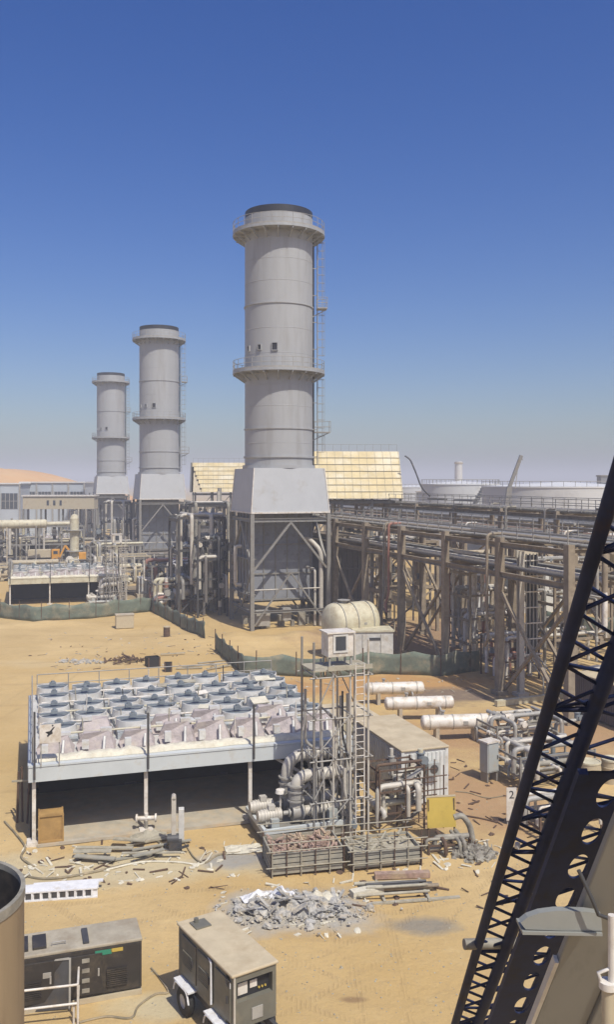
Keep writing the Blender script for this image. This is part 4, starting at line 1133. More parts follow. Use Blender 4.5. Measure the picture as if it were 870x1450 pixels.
# white tank and maroon container at the right edge
t = thing('water_tank', 'low white round tank at the right edge behind the boom', 'tank', V((21.5, 62.5, 0)), 0)
m = MB(); m.lathe([(2.3, 0), (2.3, 2.1), (1.9, 2.5), (.01, 2.7)], 40); m.build('shell', M['white'], t)
m = MB(); m.tube((0, -.4, 2.6), (0, -.4, 2.85), .3, n=14); m.build('hatch', M['galv'], t)
container(V((20.2, 55.0, 0)), A0, 3.0, 6.0, 2.7, 'dark maroon ribbed container at the right edge', 'purple', 'tanroof', ac=False)
# pale beam on the ground
def lone(name, label, cat, mb, mm, group=None, loc=None, rz=0):
    o = mb.build(name, M[mm], None)
    if loc is not None: o.location = loc; o.rotation_euler = (0, 0, rz)
    return tag(o, label, cat, group)
m = MB(); m.bar(G(703, 1000) + UP * .2, G(830, 985) + UP * .2, .35, .4); lone('kerb_beam', 'long pale beam lying on the ground under the brown rack', 'beam', m, 'cream')

# ------------------------------------------------------------------ green shade net fences
def fence(pts, h, label, seed):
    rg = random.Random(seed)
    pts = [V(p) for p in pts]
    o = pts[0].copy()
    t = thing('net_fence', label, 'fence', o)
    m = MB(); P_ = []
    for a, b in zip(pts[:-1], pts[1:]):
        n = max(2, int((b - a).length / .5))
        for i in range(n): P_.append(a.lerp(b, i / n))
    P_.append(pts[-1])
    rows = 5
    for i, p in enumerate(P_):
        nn = (P_[min(i + 1, len(P_) - 1)] - P_[max(i - 1, 0)]).normalized().cross(UP)
        for k in range(rows):
            z = h * k / (rows - 1)
            sag = -.14 * h * abs(math.sin(i * .5 * .9)) * (k / (rows - 1)) + .1 * noise.noise(V((i * .3, k, seed)))
            m.v.append(p - o + UP * (z + sag - .05 + gh(p.x, p.y)) + nn * (.12 * noise.noise(V((i * .37, k * .8, seed + 5)))))
    for i in range(len(P_) - 1):
        for k in range(rows - 1): m.f.append((i * rows + k, (i + 1) * rows + k, (i + 1) * rows + k + 1, i * rows + k + 1)); m.sm.append(True)
    nt = m.build('net', M['net'], t)
    s = nt.modifiers.new('solid', 'SOLIDIFY'); s.thickness = .015
    for i in range(0, len(P_), 6):
        p = P_[i] - o; g0 = gh(P_[i].x, P_[i].y)
        MB().tube(p + UP * (g0 - .2), p + UP * (g0 + h + .25), .045, n=6).build('post', M['rust'], t)
fence([G(-25, 872), G(45, 880), G(130, 876), G(214, 866)], 1.95, 'dusty green net fence in front of the middle cooler', 1)
fence([G(214, 866), G(250, 884), G(290, 908)], 1.75, 'short green net fence slanting down the sand towards the nearest stack', 2)
fence([G(305, 921), G(345, 956), G(400, 958), G(460, 960)], 1.75, 'dark green net fence bending round the sand mound below the nearest stack', 3)
fence([G(462, 961), G(540, 955), G(625, 958), G(680, 950)], 2.0, 'teal green net fence behind the scaffold tower under the brown rack', 4)
fence([G(770, 898), G(820, 905), G(905, 912)], 2.6, 'tall green net fence right of the conduit column', 5)

# ------------------------------------------------------------------ sand yard odds and ends
def plank(px, py, L, w, rz, label, mm='timber', z=.05, group=None, th=.06):
    m = MB(); m.box((0, 0, th / 2), (L, w, th))
    g = G(px, py); o = lone('plank', label, 'plank', m, mm, group, (g.x, g.y, z + gh(g.x, g.y)), rz); return o
def debris_box(px, py, s, label, mm):
    g = G(px, py); t = thing('black_crate', label, 'crate', (g.x, g.y, gh(g.x, g.y)), rnd.uniform(-.2, .5))
    m = MB(); w, d, h = s
    m.box((0, -d / 2 + .03, h / 2), (w, .06, h)); m.box((0, d / 2 - .03, h / 2), (w, .06, h)); m.box((-w / 2 + .03, 0, h / 2), (.06, d - .12, h)); m.box((w / 2 - .03, 0, h / 2), (.06, d - .12, h)); m.build('side', M[mm], t)
    m = MB(); m.box((0, 0, .08), (w - .12, d - .12, .06)); m.build('base', M[mm], t)
    m = MB()
    for sx in (-1, 1): m.box((sx * (w / 2 - .08), -d / 2 - .02, h / 2), (.1, .04, h + .06))
    m.build('batten', M['rust'], t)
debris_box(216, 943, (1.1, .9, .8), 'black open crate on the sand, left of the smaller one', 'inkblack')
debris_box(238, 950, (.65, .6, .75), 'small black crate on the sand right of the bigger one', 'inkblack')
t = thing('rubbish_heap', 'brown scrap heap on the sand left of the black crates', 'scrap', G(178, 938), .1); t['kind'] = 'stuff'
m = MB(); rg = random.Random(6)
for i in range(46):
    a = rg.uniform(0, 6.28); d = rg.random() ** .7
    p = V((2.0 * d * math.cos(a), 1.1 * d * math.sin(a), .05 + .45 * (1 - d) * rg.random()))
    q = p + V((rg.uniform(-.8, .8), rg.uniform(-.5, .5), rg.uniform(-.1, .35)))
    m.bar(p, q, rg.uniform(.06, .2), rg.uniform(.03, .1))
m.build('scrap', M['rust'], t)
m = MB(); rg = random.Random(9)
for i in range(60):
    a = rg.uniform(0, 6.28); d = rg.random() ** .6
    m.rock((2.3 * d * math.cos(a), 1.0 * d * math.sin(a), .06), (rg.uniform(.08, .25), rg.uniform(.08, .2), rg.uniform(.06, .16)), rg)
o = lone('stones', 'scatter of pale stones and sheet scraps on open sand behind the nearest cooler', 'stones', m, 'rubble', None, G(112, 938)); o['kind'] = 'stuff'
for i, (px, py, L, rz) in enumerate(((285, 943, 3.2, .25), (300, 938, 2.6, .5), (268, 947, 2.2, .1), (310, 947, 2.4, .7), (245, 928, 2.2, .3))):
    plank(px, py, L, .22, rz, 'grey timber plank lying on sand beside the black crates', 'timber', .02 + .03 * i, 'planks beside the black crates')
t = thing('concrete_block', 'tan concrete block beside the green fence under the middle scaffold tower', 'block', G(177, 890), .3)
m = MB(); m.box((0, .6, .7), (1.9, 1.1, 1.4)); m.build('block', M['beige'], t, bevel=.05)
m = MB(); m.box((0, .6, 1.43), (2.0, 1.2, .1)); m.build('cap', M['concrete'], t)
t = thing('oil_barrel', 'brown barrel standing on sand between the two green fences', 'barrel', G(236, 905), 0)
m = MB(); m.lathe([(.33, 0), (.33, .4), (.36, .42), (.33, .44), (.33, .85), (.36, .87), (.33, .89), (.33, 1.25)], 18); m.build('body', M['rust'], t)
m = MB(); m.lathe([(.36, 1.2), (.36, 1.27), (.3, 1.27), (.29, 1.24), (.01, 1.24)], 18); m.build('lid', M['beige'], t)

# stuff lying in front of the nearest cooler: boards, sheets, hoses
rg = random.Random(17)
for i in range(11):
    px = rg.uniform(125, 235); py = rg.uniform(1186, 1222)
    plank(px, py, rg.uniform(1.0, 2.6), rg.uniform(.14, .3), rg.uniform(-.3, .6), 'grey plank in the loose timber heap in front of the nearest cooler', 'timber' if i % 3 else 'planks', .02 + .028 * i, 'planks in the heap before the cooler', .05)
def crumple(name, px, py, w, d, h, mm, label, seed, rz=0):
    m = MB(); n = 16
    for j in range(n):
        for i in range(n):
            x = (i / (n - 1) - .5) * w; y = (j / (n - 1) - .5) * d
            e = min(i, j, n - 1 - i, n - 1 - j) / 7; e = min(1, e); e = e * e * (3 - 2 * e)
            z = h * (e * .55 + .45 * e * noise.noise(V((x * 3.2, y * 3.2, seed)))) + .06 * noise.noise(V((x * 5, y * 5, seed)))
            m.v.append(V((x + .08 * noise.noise(V((x * 3, y * 3, seed + 3))), y + .08 * noise.noise(V((x * 3, y * 3, seed + 8))), max(z, .0) + .03)))
    for j in range(n - 1):
        for i in range(n - 1): m.f.append((j * n + i, j * n + i + 1, (j + 1) * n + i + 1, (j + 1) * n + i)); m.sm.append(False)
    g = G(px, py); o = lone(name, label, 'sheet', m, mm, None, (g.x, g.y, gh(g.x, g.y) + .02), rz)
    s = o.modifiers.new('solid', 'SOLIDIFY'); s.thickness = .012
    return o
crumple('plastic_sheet', 210, 1186, 1.6, 1.0, .45, 'timber', 'grey crumpled sheet over the loose timber heap', 2, .2)
crumple('plastic_sheet', 366, 1276, 1.3, .6, .42, 'sheet', 'white crumpled sheet on the left of the rubble heap', 4, .4)
crumple('plastic_sheet', 402, 1278, 1.3, .6, .6, 'sheet', 'bright white crumpled sheet on top of the rubble heap', 7, -.3)
crumple('plastic_sheet', 452, 1280, 1.5, .6, .42, 'tarp', 'cream crumpled sheet at the right end of the rubble heap', 9, .15)
crumple('plastic_sheet', 345, 1202, 1.6, .9, .12, 'tarp', 'flat pale sheet on the ground left of the pump skid', 12, .2)
def hose(label, pts, r, mm, seed):
    m = MB(); q = [V((G(*p).x, G(*p).y, gh(G(*p).x, G(*p).y) + r * .8)) for p in pts]
    o = q[0].copy(); out = []
    # Catmull-Rom through the points
    for i in range(len(q) - 1):
        p0, p1, p2, p3 = q[max(0, i - 1)], q[i], q[i + 1], q[min(len(q) - 1, i + 2)]
        for k in range(8):
            t = k / 8
            out.append(.5 * ((2 * p1) + (-p0 + p2) * t + (2 * p0 - 5 * p1 + 4 * p2 - p3) * t * t + (-p0 + 3 * p1 - 3 * p2 + p3) * t ** 3) - o)
    out.append(q[-1] - o)
    m.path(out, r, n=6)
    return lone('hose', label, 'hose', m, mm, None, o)
hose('pale hose curving along the front of the timber heap', [(28, 1238), (60, 1244), (110, 1240), (170, 1226), (215, 1216), (230, 1200), (222, 1192)], .05, 'cable', 1)
hose('dark cable loop on the ground right of the timber heap', [(262, 1195), (275, 1215), (290, 1222), (310, 1210), (345, 1205), (360, 1190)], .04, 'cable', 2)
hose('long pale hose across the sand above the white cable tray', [(150, 1232), (200, 1222), (250, 1222), (285, 1224), (300, 1208)], .045, 'tarp', 3)
hose('thin dark cable winding between genset and trailer generator', [(112, 1448), (150, 1440), (185, 1442), (196, 1425), (220, 1408), (238, 1404), (226, 1385), (214, 1372)], .035, 'cable', 4)
hose('dark cable lying on red earth behind the yellow board', [(650, 1155), (680, 1160), (705, 1166)], .04, 'rust', 5)
hose('cable crossing red earth left of the electrical cabinet', [(645, 1122), (665, 1124), (690, 1130), (715, 1127)], .03, 'cable', 6)
hose('pale cable coiled near the left edge beside the cooler', [(6, 1165), (20, 1180), (35, 1200), (30, 1215), (48, 1228)], .05, 'cable', 7)

# upright steel pieces
t = thing('anchor_post', 'two grey upright steel plates on a dark base in front of the cooler', 'post', G(250, 1203), .15)
m = MB(); m.box((-.12, 0, 1.25), (.2, .34, 2.0)); m.tube((-.12, -.17, 2.25), (-.12, .17, 2.25), .1, n=14); m.build('plate', M['lagging'], t, bevel=.02)
m = MB(); m.box((.2, .1, 1.05), (.24, .3, 1.35)); m.build('plate', M['fanwhite'], t, bevel=.02)
m = MB(); m.box((-.05, 0, .22), (.55, .6, .5)); m.tube((-.4, -.1, .5), (.1, -.1, .5), .22, n=12); m.bar((-.1, -.3, .1), (.5, -.5, .35), .09); m.build('base', M['dark'], t)
t = thing('valve_stand', 'small white cross valve on a stand at the middle front post of the cooler', 'valve', G(207, 1178), .1)
m = MB(); m.tube((0, 0, 0), (0, 0, .55), .08, n=8); m.box((0, 0, .03), (.4, .4, .1)); m.build('stand', M['grime'], t)
m = MB(); m.tube((-.42, 0, .62), (.42, 0, .62), .1, n=10); m.tube((0, 0, .5), (0, 0, .85), .09, n=10)
for x in (-.42, .42): m.tube((x - .04, 0, .62), (x + .04, 0, .62), .19, n=12)
m.build('valve', M['white'], t)

# white cable tray on the ground
t = thing('cable_tray', 'white slotted cable tray lying on the sand at the left', 'cable tray', G(82, 1274), R(9))
m = MB(); L = 2.9
for y in (0, .62): m.box((0, y, .2), (L, .05, .26))
m.box((0, .31, .34), (L, .7, .03)); m.box((.3, .75, .3), (L * .9, .2, .05)); m.build('rail', M['sheet'], t)
m = MB()
for k in range(9): m.box((-L / 2 + .2 + k * (L - .4) / 8, -.045, .2), (.07, .05, .28))
m.box((0, -.05, .36), (L, .06, .05)); m.box((0, -.05, .04), (L, .06, .05)); m.build('rung', M['sheet'], t)
m = MB()
for k in range(8): m.box((-L / 2 + .37 + k * (L - .4) / 8, -.03, .2), (.2, .02, .2))
m.build('slot', M['dark'], t)

# rubble heap
m = MB(); rg = random.Random(23)
for i in range(1700):
    a = rg.uniform(0, 6.28); d = min(1.0, abs(rg.gauss(0, .48))) ; e = d if rg.random() < .85 else d * 1.35
    x, y = 2.9 * e * math.cos(a), 1.35 * e * math.sin(a)
    s = rg.uniform(.012, .06) if rg.random() < .85 else rg.uniform(.07, .24) * (1.2 - .5 * d)
    m.rock((x, y, (.36 * (1 - d) ** 1.3 * (.6 + .4 * math.sin(x * 2.1 + y * 3))) * rg.uniform(.5, 1) + .015), (s, s * rg.uniform(.6, 1.3), s * rg.uniform(.5, .9)), rg)
for i in range(60):
    a = rg.uniform(0, 6.28); d = rg.random() ** .7
    p = V((2.1 * d * math.cos(a), .9 * d * math.sin(a), .12 + .35 * (1 - d))); q = p + V((rg.uniform(-.5, .5), rg.uniform(-.35, .35), rg.uniform(-.05, .3)))
    m.bar(p, q, rg.uniform(.04, .2), rg.uniform(.02, .06))
g = G(418, 1290); o = lone('rubble', 'heap of broken grey concrete rubble on the sand in the middle foreground', 'rubble', m, 'rubble', None, (g.x, g.y, gh(g.x, g.y) * .3)); o['kind'] = 'stuff'
# steel scrap rack right of it
t = thing('pipe_stack', 'bundle of rusty pipes and angle bars right of the rubble heap', 'pipes', G(565, 1272), R(6))
rg = random.Random(29)
for i in range(9):
    y = rg.uniform(-.1, 1.1); z = .12 + .09 * (i % 3); x0 = -1.3 + rg.uniform(-.3, .4)
    m = MB(); m.tube((x0, y, z), (x0 + rg.uniform(2.0, 2.9), y + rg.uniform(-.15, .15), z + rg.uniform(-.02, .04)), rg.uniform(.05, .09), n=8); m.build('pipe', M[rg.choice(('rust', 'brownsteel', 'dark', 'timber'))], t)
m = MB()
for x in (-.6, 1.1): m.bar((x, -.4, .06), (x, 1.4, .06), .1)
m.build('bearer', M['timber'], t)
plank(590, 1276, 3.4, .16, R(9), 'long pale timber in front of the rusty pipe bundle', 'timber', .03)
plank(520, 1268, 1.3, .35, R(24), 'thick cream timber block between rubble and pipe bundle', 'tarp', .05, None, .24)
plank(570, 1243, 2.2, .3, R(4), 'reddish board behind the rusty pipe bundle', 'brick', .04, None, .2)
# heap with a pipe elbow by the yellow board
m = MB(); rg = random.Random(37)
for i in range(150):
    a = rg.uniform(0, 6.28); d = rg.random() ** .6
    s = rg.uniform(.05, .2)
    m.rock((1.0 * d * math.cos(a), .6 * d * math.sin(a), .4 * (1 - d)), (s, s * 1.2, s * .8), rg)
for i in range(40):
    a = rg.uniform(0, 6.28); d = rg.random(); p = V((1.0 * d * math.cos(a), .6 * d * math.sin(a), .1)); m.bar(p, p + V((rg.uniform(-.4, .4), rg.uniform(-.2, .2), rg.uniform(.1, .5))), .05, .04)
o = lone('scrap_heap', 'brown heap of earth and scrap right of the yellow board', 'scrap', m, 'grime', None, G(672, 1212)); o['kind'] = 'stuff'
m = MB(); m.path([(-.45, 0, 1.25), (-.1, 0, 1.35), (.25, 0, .9), (.4, 0, .1)], .13, n=10, bend=.3); lone('pipe_elbow', 'grey bent pipe sticking out of the ground beside the yellow board', 'pipe', m, 'grime', None, G(658, 1198), .1)
pipework('pipe_spool', 'greenish low pipe spools on the ground below the yellow board', 'pipework', G(608, 1212), R(8), (2.0, .8, .5), 6, ['planks', 'grime', 'rust'], 61, None, 'rust', (.06, .12), levels=1, post=.07, valve=False)

# pebbles over the yard
m = MB(); rg = random.Random(43)
for i in range(900):
    py = 1130 + 320 * rg.random() ** 1.0; px = rg.uniform(0, 760)
    g = G(px, py); s = rg.uniform(.01, .035) * (1 if rg.random() < .94 else 2)
    m.rock((g.x, g.y, gh(g.x, g.y) + s * .2), (s, s * rg.uniform(.7, 1.3), s * .7), rg)
o = lone('pebbles', 'loose pebbles strewn over the sandy yard', 'pebbles', m, 'timber'); o['kind'] = 'stuff'

for nm, lab, mm, seed, areas, cnt in (('litter', 'pale scraps and offcuts littering the ground before the cooler and pump skid', 'tarp', 61, ((20, 340, 1195, 1250, 1), (300, 520, 1240, 1330, .6), (560, 720, 1190, 1240, .6)), 170),
                                 ('litter', 'dark scraps of timber and steel littering the yard', 'rust', 62, ((20, 340, 1195, 1260, 1), (480, 720, 1190, 1290, 1), (600, 760, 1080, 1190, 1), (40, 330, 905, 950, 1)), 200),
                                 ('litter', 'pale litter on the sand around the fences', 'concrete', 63, ((60, 340, 895, 950, 1), (340, 660, 962, 990, 1)), 140)):
    m = MB(); rg = random.Random(seed); wsum = sum(a[4] for a in areas)
    for i in range(cnt):
        a = rg.choices(areas, [q[4] for q in areas])[0]
        px = rg.uniform(a[0], a[1]); py = rg.uniform(a[2], a[3]); g = G(px, py); z = gh(g.x, g.y)
        if rg.random() < .5:
            L_ = rg.uniform(.15, .8); an = rg.uniform(0, 3.14); m.bar((g.x, g.y, z + .02), (g.x + L_ * math.cos(an), g.y + L_ * math.sin(an), z + rg.uniform(.01, .1)), rg.uniform(.02, .1), rg.uniform(.015, .05))
        else: m.rock((g.x, g.y, z + .02), (rg.uniform(.04, .2), rg.uniform(.04, .15), rg.uniform(.02, .07)), rg)
    o = lone(nm, lab, 'litter', m, mm); o['kind'] = 'stuff'

# ------------------------------------------------------------------ foreground machines
# dark genset
g = G(200, 1404)
gl = g - LV * 5.0
t = thing('generator_set', 'long dark brown generator with dusty beige top at lower left', 'generator', gl, A0 - R(9) + R(8))
m = MB(); w, d, h = 5.0, 1.35, 1.62
m.box((w / 2, d / 2, h / 2 + .08), (w, d, h - .2)); m.build('body', M['gensetdark'], t, bevel=.03)
m = MB(); m.box((w / 2, d / 2, h + .03), (w + .04, d + .04, .1)); tp = m.build('roof', M['dullroof'], t, bevel=.03)
m = MB(); m.box((2.0, .65, h + .1), (.4, .8, .1)); m.box((1.45, .65, h + .1), (.45, .85, .1)); m.build('hatch', M['gensetdark'], tp)
m = MB(); m.box((3.35, .6, h + .1), (.18, .9, .08)); m.build('slot', M['dark'], tp)
m = MB(); m.path([(2.35, .35, h + .08), (2.35, .35, h + .18), (2.75, .35, h + .18), (2.75, .35, h + .08)], .02, n=6, bend=.04); m.build('lifting_eye', M['galv'], tp)
for k in range(3):
    m = MB(); m.box((.9 + k * 1.05 + (.35 if k == 2 else 0), -.02, .85), (.92, .05, 1.2)); dd = m.build('door', M['gensetdark'], t, bevel=.01)
    m = MB(); m.box((1.25 + k * 1.05 + (.35 if k == 2 else 0), -.06, .9), (.05, .05, .22)); m.build('handle', M['galv'], dd)
for k in range(4): MB().box((3.32, -.04, .4 + k * .3), (.22, .06, .12)).build('hinge', M['grime'], t)
m = MB(); m.box((3.85, -.008, 1.44), (.5, .02, .14)); m.build('sticker', M['green'], t)
m = MB(); m.box((4.25, -.008, 1.46), (.36, .02, .1)); m.build('sticker', M['yellow'], t)
for k, x0 in enumerate((.62, 1.68, 4.2)):
    m = MB()
    for q in range(9): m.box((x0 + .05, -.055, .42 + q * .06), (.62, .03, .03))
    m.build('louvre', M['gensetdark'], t)
m = MB(); m.box((2.2, -.055, 1.05), (.24, .02, .16)); m.build('label_plate', M['galv'], t)
m = MB(); m.tube((.5, .9, h + .06), (.5, .9, h + .5), .06, n=10); m.build('exhaust', M['rust'], t)
m = MB(); m.bar((0, .05, .06), (w, .05, .06), .16, .14); m.bar((0, d - .05, .06), (w, d - .05, .06), .16, .14); m.build('skid', M['beige'], t)

# steel sheet leaning in front of the genset, with a faint ring mark
g = G(62, 1432)
t = thing('metal_screen', 'grey steel screen with a pale ring mark behind the white guard rail', 'panel', g, R(10))
m = MB(); Mx = Matrix.Rotation(R(-6), 4, 'X'); m.box((0, 0, .72), (1.5, .04, 1.42), Mx); m.build('sheet', M['dark'], t)
m = MB()
for x in (-.74, .74): m.box((x, -.03, .72), (.06, .06, 1.46), Mx)
m.box((0, -.03, 1.44), (1.42, .06, .05), Mx); m.build('edge', M['galv'], t)
m = MB()
m.path([(-.32 + .16 * math.cos(a), -.035, 1.05 + .16 * math.sin(a)) for a in [2 * math.pi * k / 20 for k in range(21)]], .014, n=5); o = m.build('ring_mark', M['frame'], t); o.rotation_euler = (R(-6), 0, 0)

# white guard rail
g = G(110, 1449)
t = thing('guard_rail', 'white tubular guard rail corner at the bottom left', 'railing', g, R(12))
m = MB()
for z in (1.12, .58): m.path([(-2.2, 0, z), (0, 0, z), (-.02, 1.25, z)], .035, n=8, bend=.06)
m.build('rail', M['white'], t)
for x, y in ((-1.55, 0), (0, 0), (-.02, 1.2), (-.12, .06)):
    m = MB(); m.tube((x, y, -.1), (x, y, 1.14 if (x, y) != (-.12, .06) else .56), .035, n=8); m.build('post', M['white'], t)
for i in range(1): pass

# trailer generator
ang = math.atan2(.7, 1.157)
fl = G(330, 1385, 2.3); fl.z = 0
t = thing('trailer_generator', 'grey green trailer generator with open control panel in the foreground', 'generator', fl, R(33))
w, d, z0, z1 = 1.36, 3.45, .85, 2.3
# body shell with a recessed control bay on the front
m = MB()
m.box((w / 2, d / 2 + .2, (z0 + z1) / 2), (w, d - .4, z1 - z0))
m.box((.06, .1, (z0 + z1) / 2), (.12, .2, z1 - z0)); m.box((w - .06, .1, (z0 + z1) / 2), (.12, .2, z1 - z0))
m.box((w / 2, .1, z0 + .36), (w - .24, .2, .72)); m.box((w / 2, .1, z1 - .09), (w - .24, .2, .18))
bd = m.build('body', M['grgrey'], t)
m = MB(); m.box((w / 2, d / 2, z1 + .04), (w + .12, d + .1, .09)); rf = m.build('roof', M['tanroof'], t, bevel=.035)
m = MB(); m.box((w * .35, d - .5, z1 + .1), (.5, .5, .05)); m.tube((w * .3, d - .35, z1 + .1), (w * .3, d - .35, z1 + .24), .07, n=10); m.build('exhaust_cap', M['grgrey'], rf)
m = MB(); m.box((w / 2, .19, z0 + .98), (w - .26, .03, .5)); cp = m.build('control_panel', M['inkblack'], t)
m = MB(); m.box((.38, .165, z0 + .98), (.3, .03, .32)); m.box((.72, .165, z0 + 1.02), (.22, .03, .2)); m.build('gauge', M['white'], cp)
m = MB()
for k in range(3):
    m.tube((.9 + .1 * k, .17, z0 + .86), (.9 + .1 * k, .14, z0 + .86), .03, n=8)
m.build('knob', M['yellow'], cp)
m = MB(); m.box((w * .55, -.015, z0 + .3), (.34, .03, .32)); m.build('nameplate', M['galv'], t)
m = MB(); m.box((.03, -.02, (z0 + z1) / 2), (.05, .05, z1 - z0)); m.build('edge', M['lagging'], t)
for k, y in enumerate((.55, 1.65, 2.7)):
    m = MB(); m.box((-.02, y, z0 + .75), (.05, .95 if k else .9, 1.12)); dd = m.build('door', M['grgrey'], t, bevel=.012)
    m = MB(); m.box((-.06, y - .3, z0 + .75), (.04, .05, .18)); m.build('handle', M['dark'], dd)
Mx = Matrix.Translation((-.05, 1.2, 0)) @ Matrix.Rotation(R(-14), 4, 'Z')
m = MB(); m.box((0, .42, z0 + .75), (.035, .84, 1.14), Mx); op = m.build('open_door', M['grgrey'], t, bevel=.01)
m = MB(); m.box((-.005, -.012, z0 + .75), (.05, .03, 1.16), Mx); m.box((-.005, .42, z0 + 1.335), (.05, .84, .025), Mx); m.build('edge', M['sheet'], op)
for y0 in (1.65, 2.7):
    m = MB()
    for q in range(8): m.box((-.055, y0 + .05, z0 + .5 + q * .055), (.03, .6, .028))
    m.build('louvre', M['grgrey'], t)
for q in range(4):
    m = MB(); m.box((w * .2 + q * w * .2, d + .0, z0 + .7), (.16, .05, 1.0)); m.build('end_slat', M['grgrey'], t)
m = MB(); m.box((-.035, .22, z0 + 1.2), (.02, .26, .16)); m.build('label_plate', M['sheet'], t)
m = MB(); m.bar((.15, -.3, .68), (.15, d + .1, .68), .12, .2); m.bar((w - .15, -.3, .68), (w - .15, d + .1, .68), .12, .2)
m.bar((w * .5, -.2, .62), (w * .5, -1.3, .58), .1, .12); m.build('chassis', M['dark'], t)
for y in (.75, 2.75):
    for x in (-.1, w + .1):
        Mx = Matrix.Translation((x, y, .4)) @ Matrix.Rotation(R(90), 4, 'Y')
        m = MB(); m.lathe([(.2, -.12), (.36, -.13), (.42, -.08), (.42, .08), (.36, .13), (.2, .12)], 28, Mx); wh = m.build('wheel', M['black'], t)
        m = MB(); m.lathe([(.22, -.1), (.17, -.06), (.08, -.07), (.01, -.08)], 20, Mx); m.lathe([(.22, .1), (.17, .06), (.08, .07), (.01, .08)], 20, Mx); m.lathe([(.21, -.1), (.21, .1)], 20, Mx); m.build('rim', M['fanwhite'], wh)
    m = MB(); m.box((-.12, y, .86), (.3, 1.0, .05)); m.path([(-.26, y - .52, .55), (-.26, y - .4, .85), (-.26, y + .4, .85), (-.26, y + .52, .55)], .03, n=6, bend=.15); m.build('mudguard', M['sheet'], t)

# open rusty standpipe at the left edge
t = thing('open_tank', 'open topped rusty tan steel tank rising at the left edge', 'tank', V(((-98 - CX) / F * 16, 16, 0)), 0)
r = 126 * 16 / F; z1 = H - (1268 - HY) / F * 16
m = MB(); m.lathe([(r, -.2), (r, z1)], 72); sh = m.build('shell', M['rusttank'], t); m = MB(); m.lathe([(r - .055, z1), (r - .055, z1 - 5.5), (.01, z1 - 5.5)], 72); m.build('lining', M['gensetdark'], sh)
m = MB(); m.lathe([(r + .02, z1 - .16), (r + .02, z1 + .015), (r - .06, z1 + .015), (r - .06, z1 - .1)], 72); m.build('rim', M['grime'], t)
m = MB()
for k in range(4): m.tube((r * .93 * math.cos(R(-50 + k * 10)), r * .93 * math.sin(R(-50 + k * 10)), z1 - 3), (r * .93 * math.cos(R(-50 + k * 10)), r * .93 * math.sin(R(-50 + k * 10)), z1 - .3), .025, n=6)
m.build('lining_bar', M['rust'], t)

# ------------------------------------------------------------------ crane boom
b1, t1 = P(645, 1450, 18), P(870, 690, 8.5)
b2, t2 = P(677, 1450, 18), P(959, 690, 8.5)
ax = ((t1 - b1).normalized() + (t2 - b2).normalized()).normalized()
def ext(b, tt, u): return b + (tt - b) * u
org = ext(b1, t1, -.9)
t = thing('crane_boom', 'dark navy lattice crane boom slanting across the lower right', 'crane boom', org)
off = V((.95, .30, -.03))
def chord(k, u):
    base = {0: (b1, t1), 1: (b2, t2), 2: (b1 + off, t1 + off), 3: (b2 + off, t2 + off)}[k]
    return ext(base[0], base[1], u) - org
for k in (0, 1, 3):
    m = MB(); m.tube(chord(k, -.25), chord(k, 1.12), (.078, .1, .06, .06)[k], n=14); m.build('chord', M['boomred' if k in (0,) else 'navy'], t)
Lb = (t1 - b1).length
nl = 16
for (a, b) in ((0, 1), (1, 3), (0, 3)):
    for i in range(-3, nl + 2):
        if (a, b) == (0, 3) and i % 3: continue
        m = MB()
        u0, u1, u2 = i / nl, (i + .5) / nl, (i + 1) / nl
        m.path([chord(a, u0), chord(b, u1), chord(a, u2)], .026, n=8)
        if (a, b) == (0, 1): m.tube(chord(b, u0) + V((0, .05, 0)), chord(a, u1) + V((0, .05, 0)), .024, n=8)
        if i % 4 == 0 and (a, b) == (0, 1): m.tube(chord(a, u0), chord(b, u0), .035, n=8)
        m.build('lacing', M['boomred'], t)
# plated inner section with lightening holes, running beside the lattice
def holed_plate(mb, o, e1, e2, L, W, n, th, rx, ry):
    nn = e1.cross(e2).normalized()
    for c in range(n):
        cx = L * (c + .5) / n; hx = L / n / 2
        K = 32; outer = []; inner = []
        for k in range(K):
            a = 2 * math.pi * k / K; ca, sa = math.cos(a), math.sin(a)
            s = min(hx / abs(ca) if abs(ca) > 1e-6 else 1e9, (W / 2) / abs(sa) if abs(sa) > 1e-6 else 1e9)
            outer.append((cx + ca * s, W / 2 + sa * s)); inner.append((cx + ca * rx, W / 2 + sa * ry))
        for sgn in (-1, 1):
            vs = [o + e1 * x + e2 * y + nn * sgn * th / 2 for x, y in outer + inner]
            mb.add(vs, [(k, (k + 1) % K, K + (k + 1) % K, K + k) for k in range(K)])
        vs = [o + e1 * x + e2 * y + nn * s * th / 2 for s in (-1, 1) for x, y in inner]
        mb.add(vs, [(k, (k + 1) % K, K + (k + 1) % K, K + k) for k in range(K)], True)
    for y in (0, W):
        mb.bar(o + e2 * y, o + e1 * L + e2 * y, th * 3, .12, e2)
pb0 = P(718, 1470, 15.5); pb1 = P(905, 1000, 10.2)
e1 = (pb1 - pb0).normalized(); e2 = V((1, 0, 0)); e2 = (e2 - e1 * e2.dot(e1)).normalized()
m = MB(); holed_plate(m, pb0 - e1 * 2.5 - org - e2 * .36, e1, e2, (pb1 - pb0).length * .86 + 2.5, .8, 12, .03, .3, .125); m.build('web_plate', M['navy'], t)
dpt = e1.cross(e2).normalized()
if dpt.y < 0: dpt = -dpt
m = MB()
p = chord(0, .27) - V((.25, 0, .0)); m.tube(p, p + V((1.25, .25, -.1)), .09, n=12); m.build('pin', M['grime'], t)
m = MB()
for (u, k) in ((.33, 1), (.3, 3), (.52, 0), (.41, 1)):
    p = chord(k, u); m.tube(p + V((.08, -.1, 0)), p + V((.12, -.13, 0)), .05, n=10)
m.build('bolt', M['white'], t)

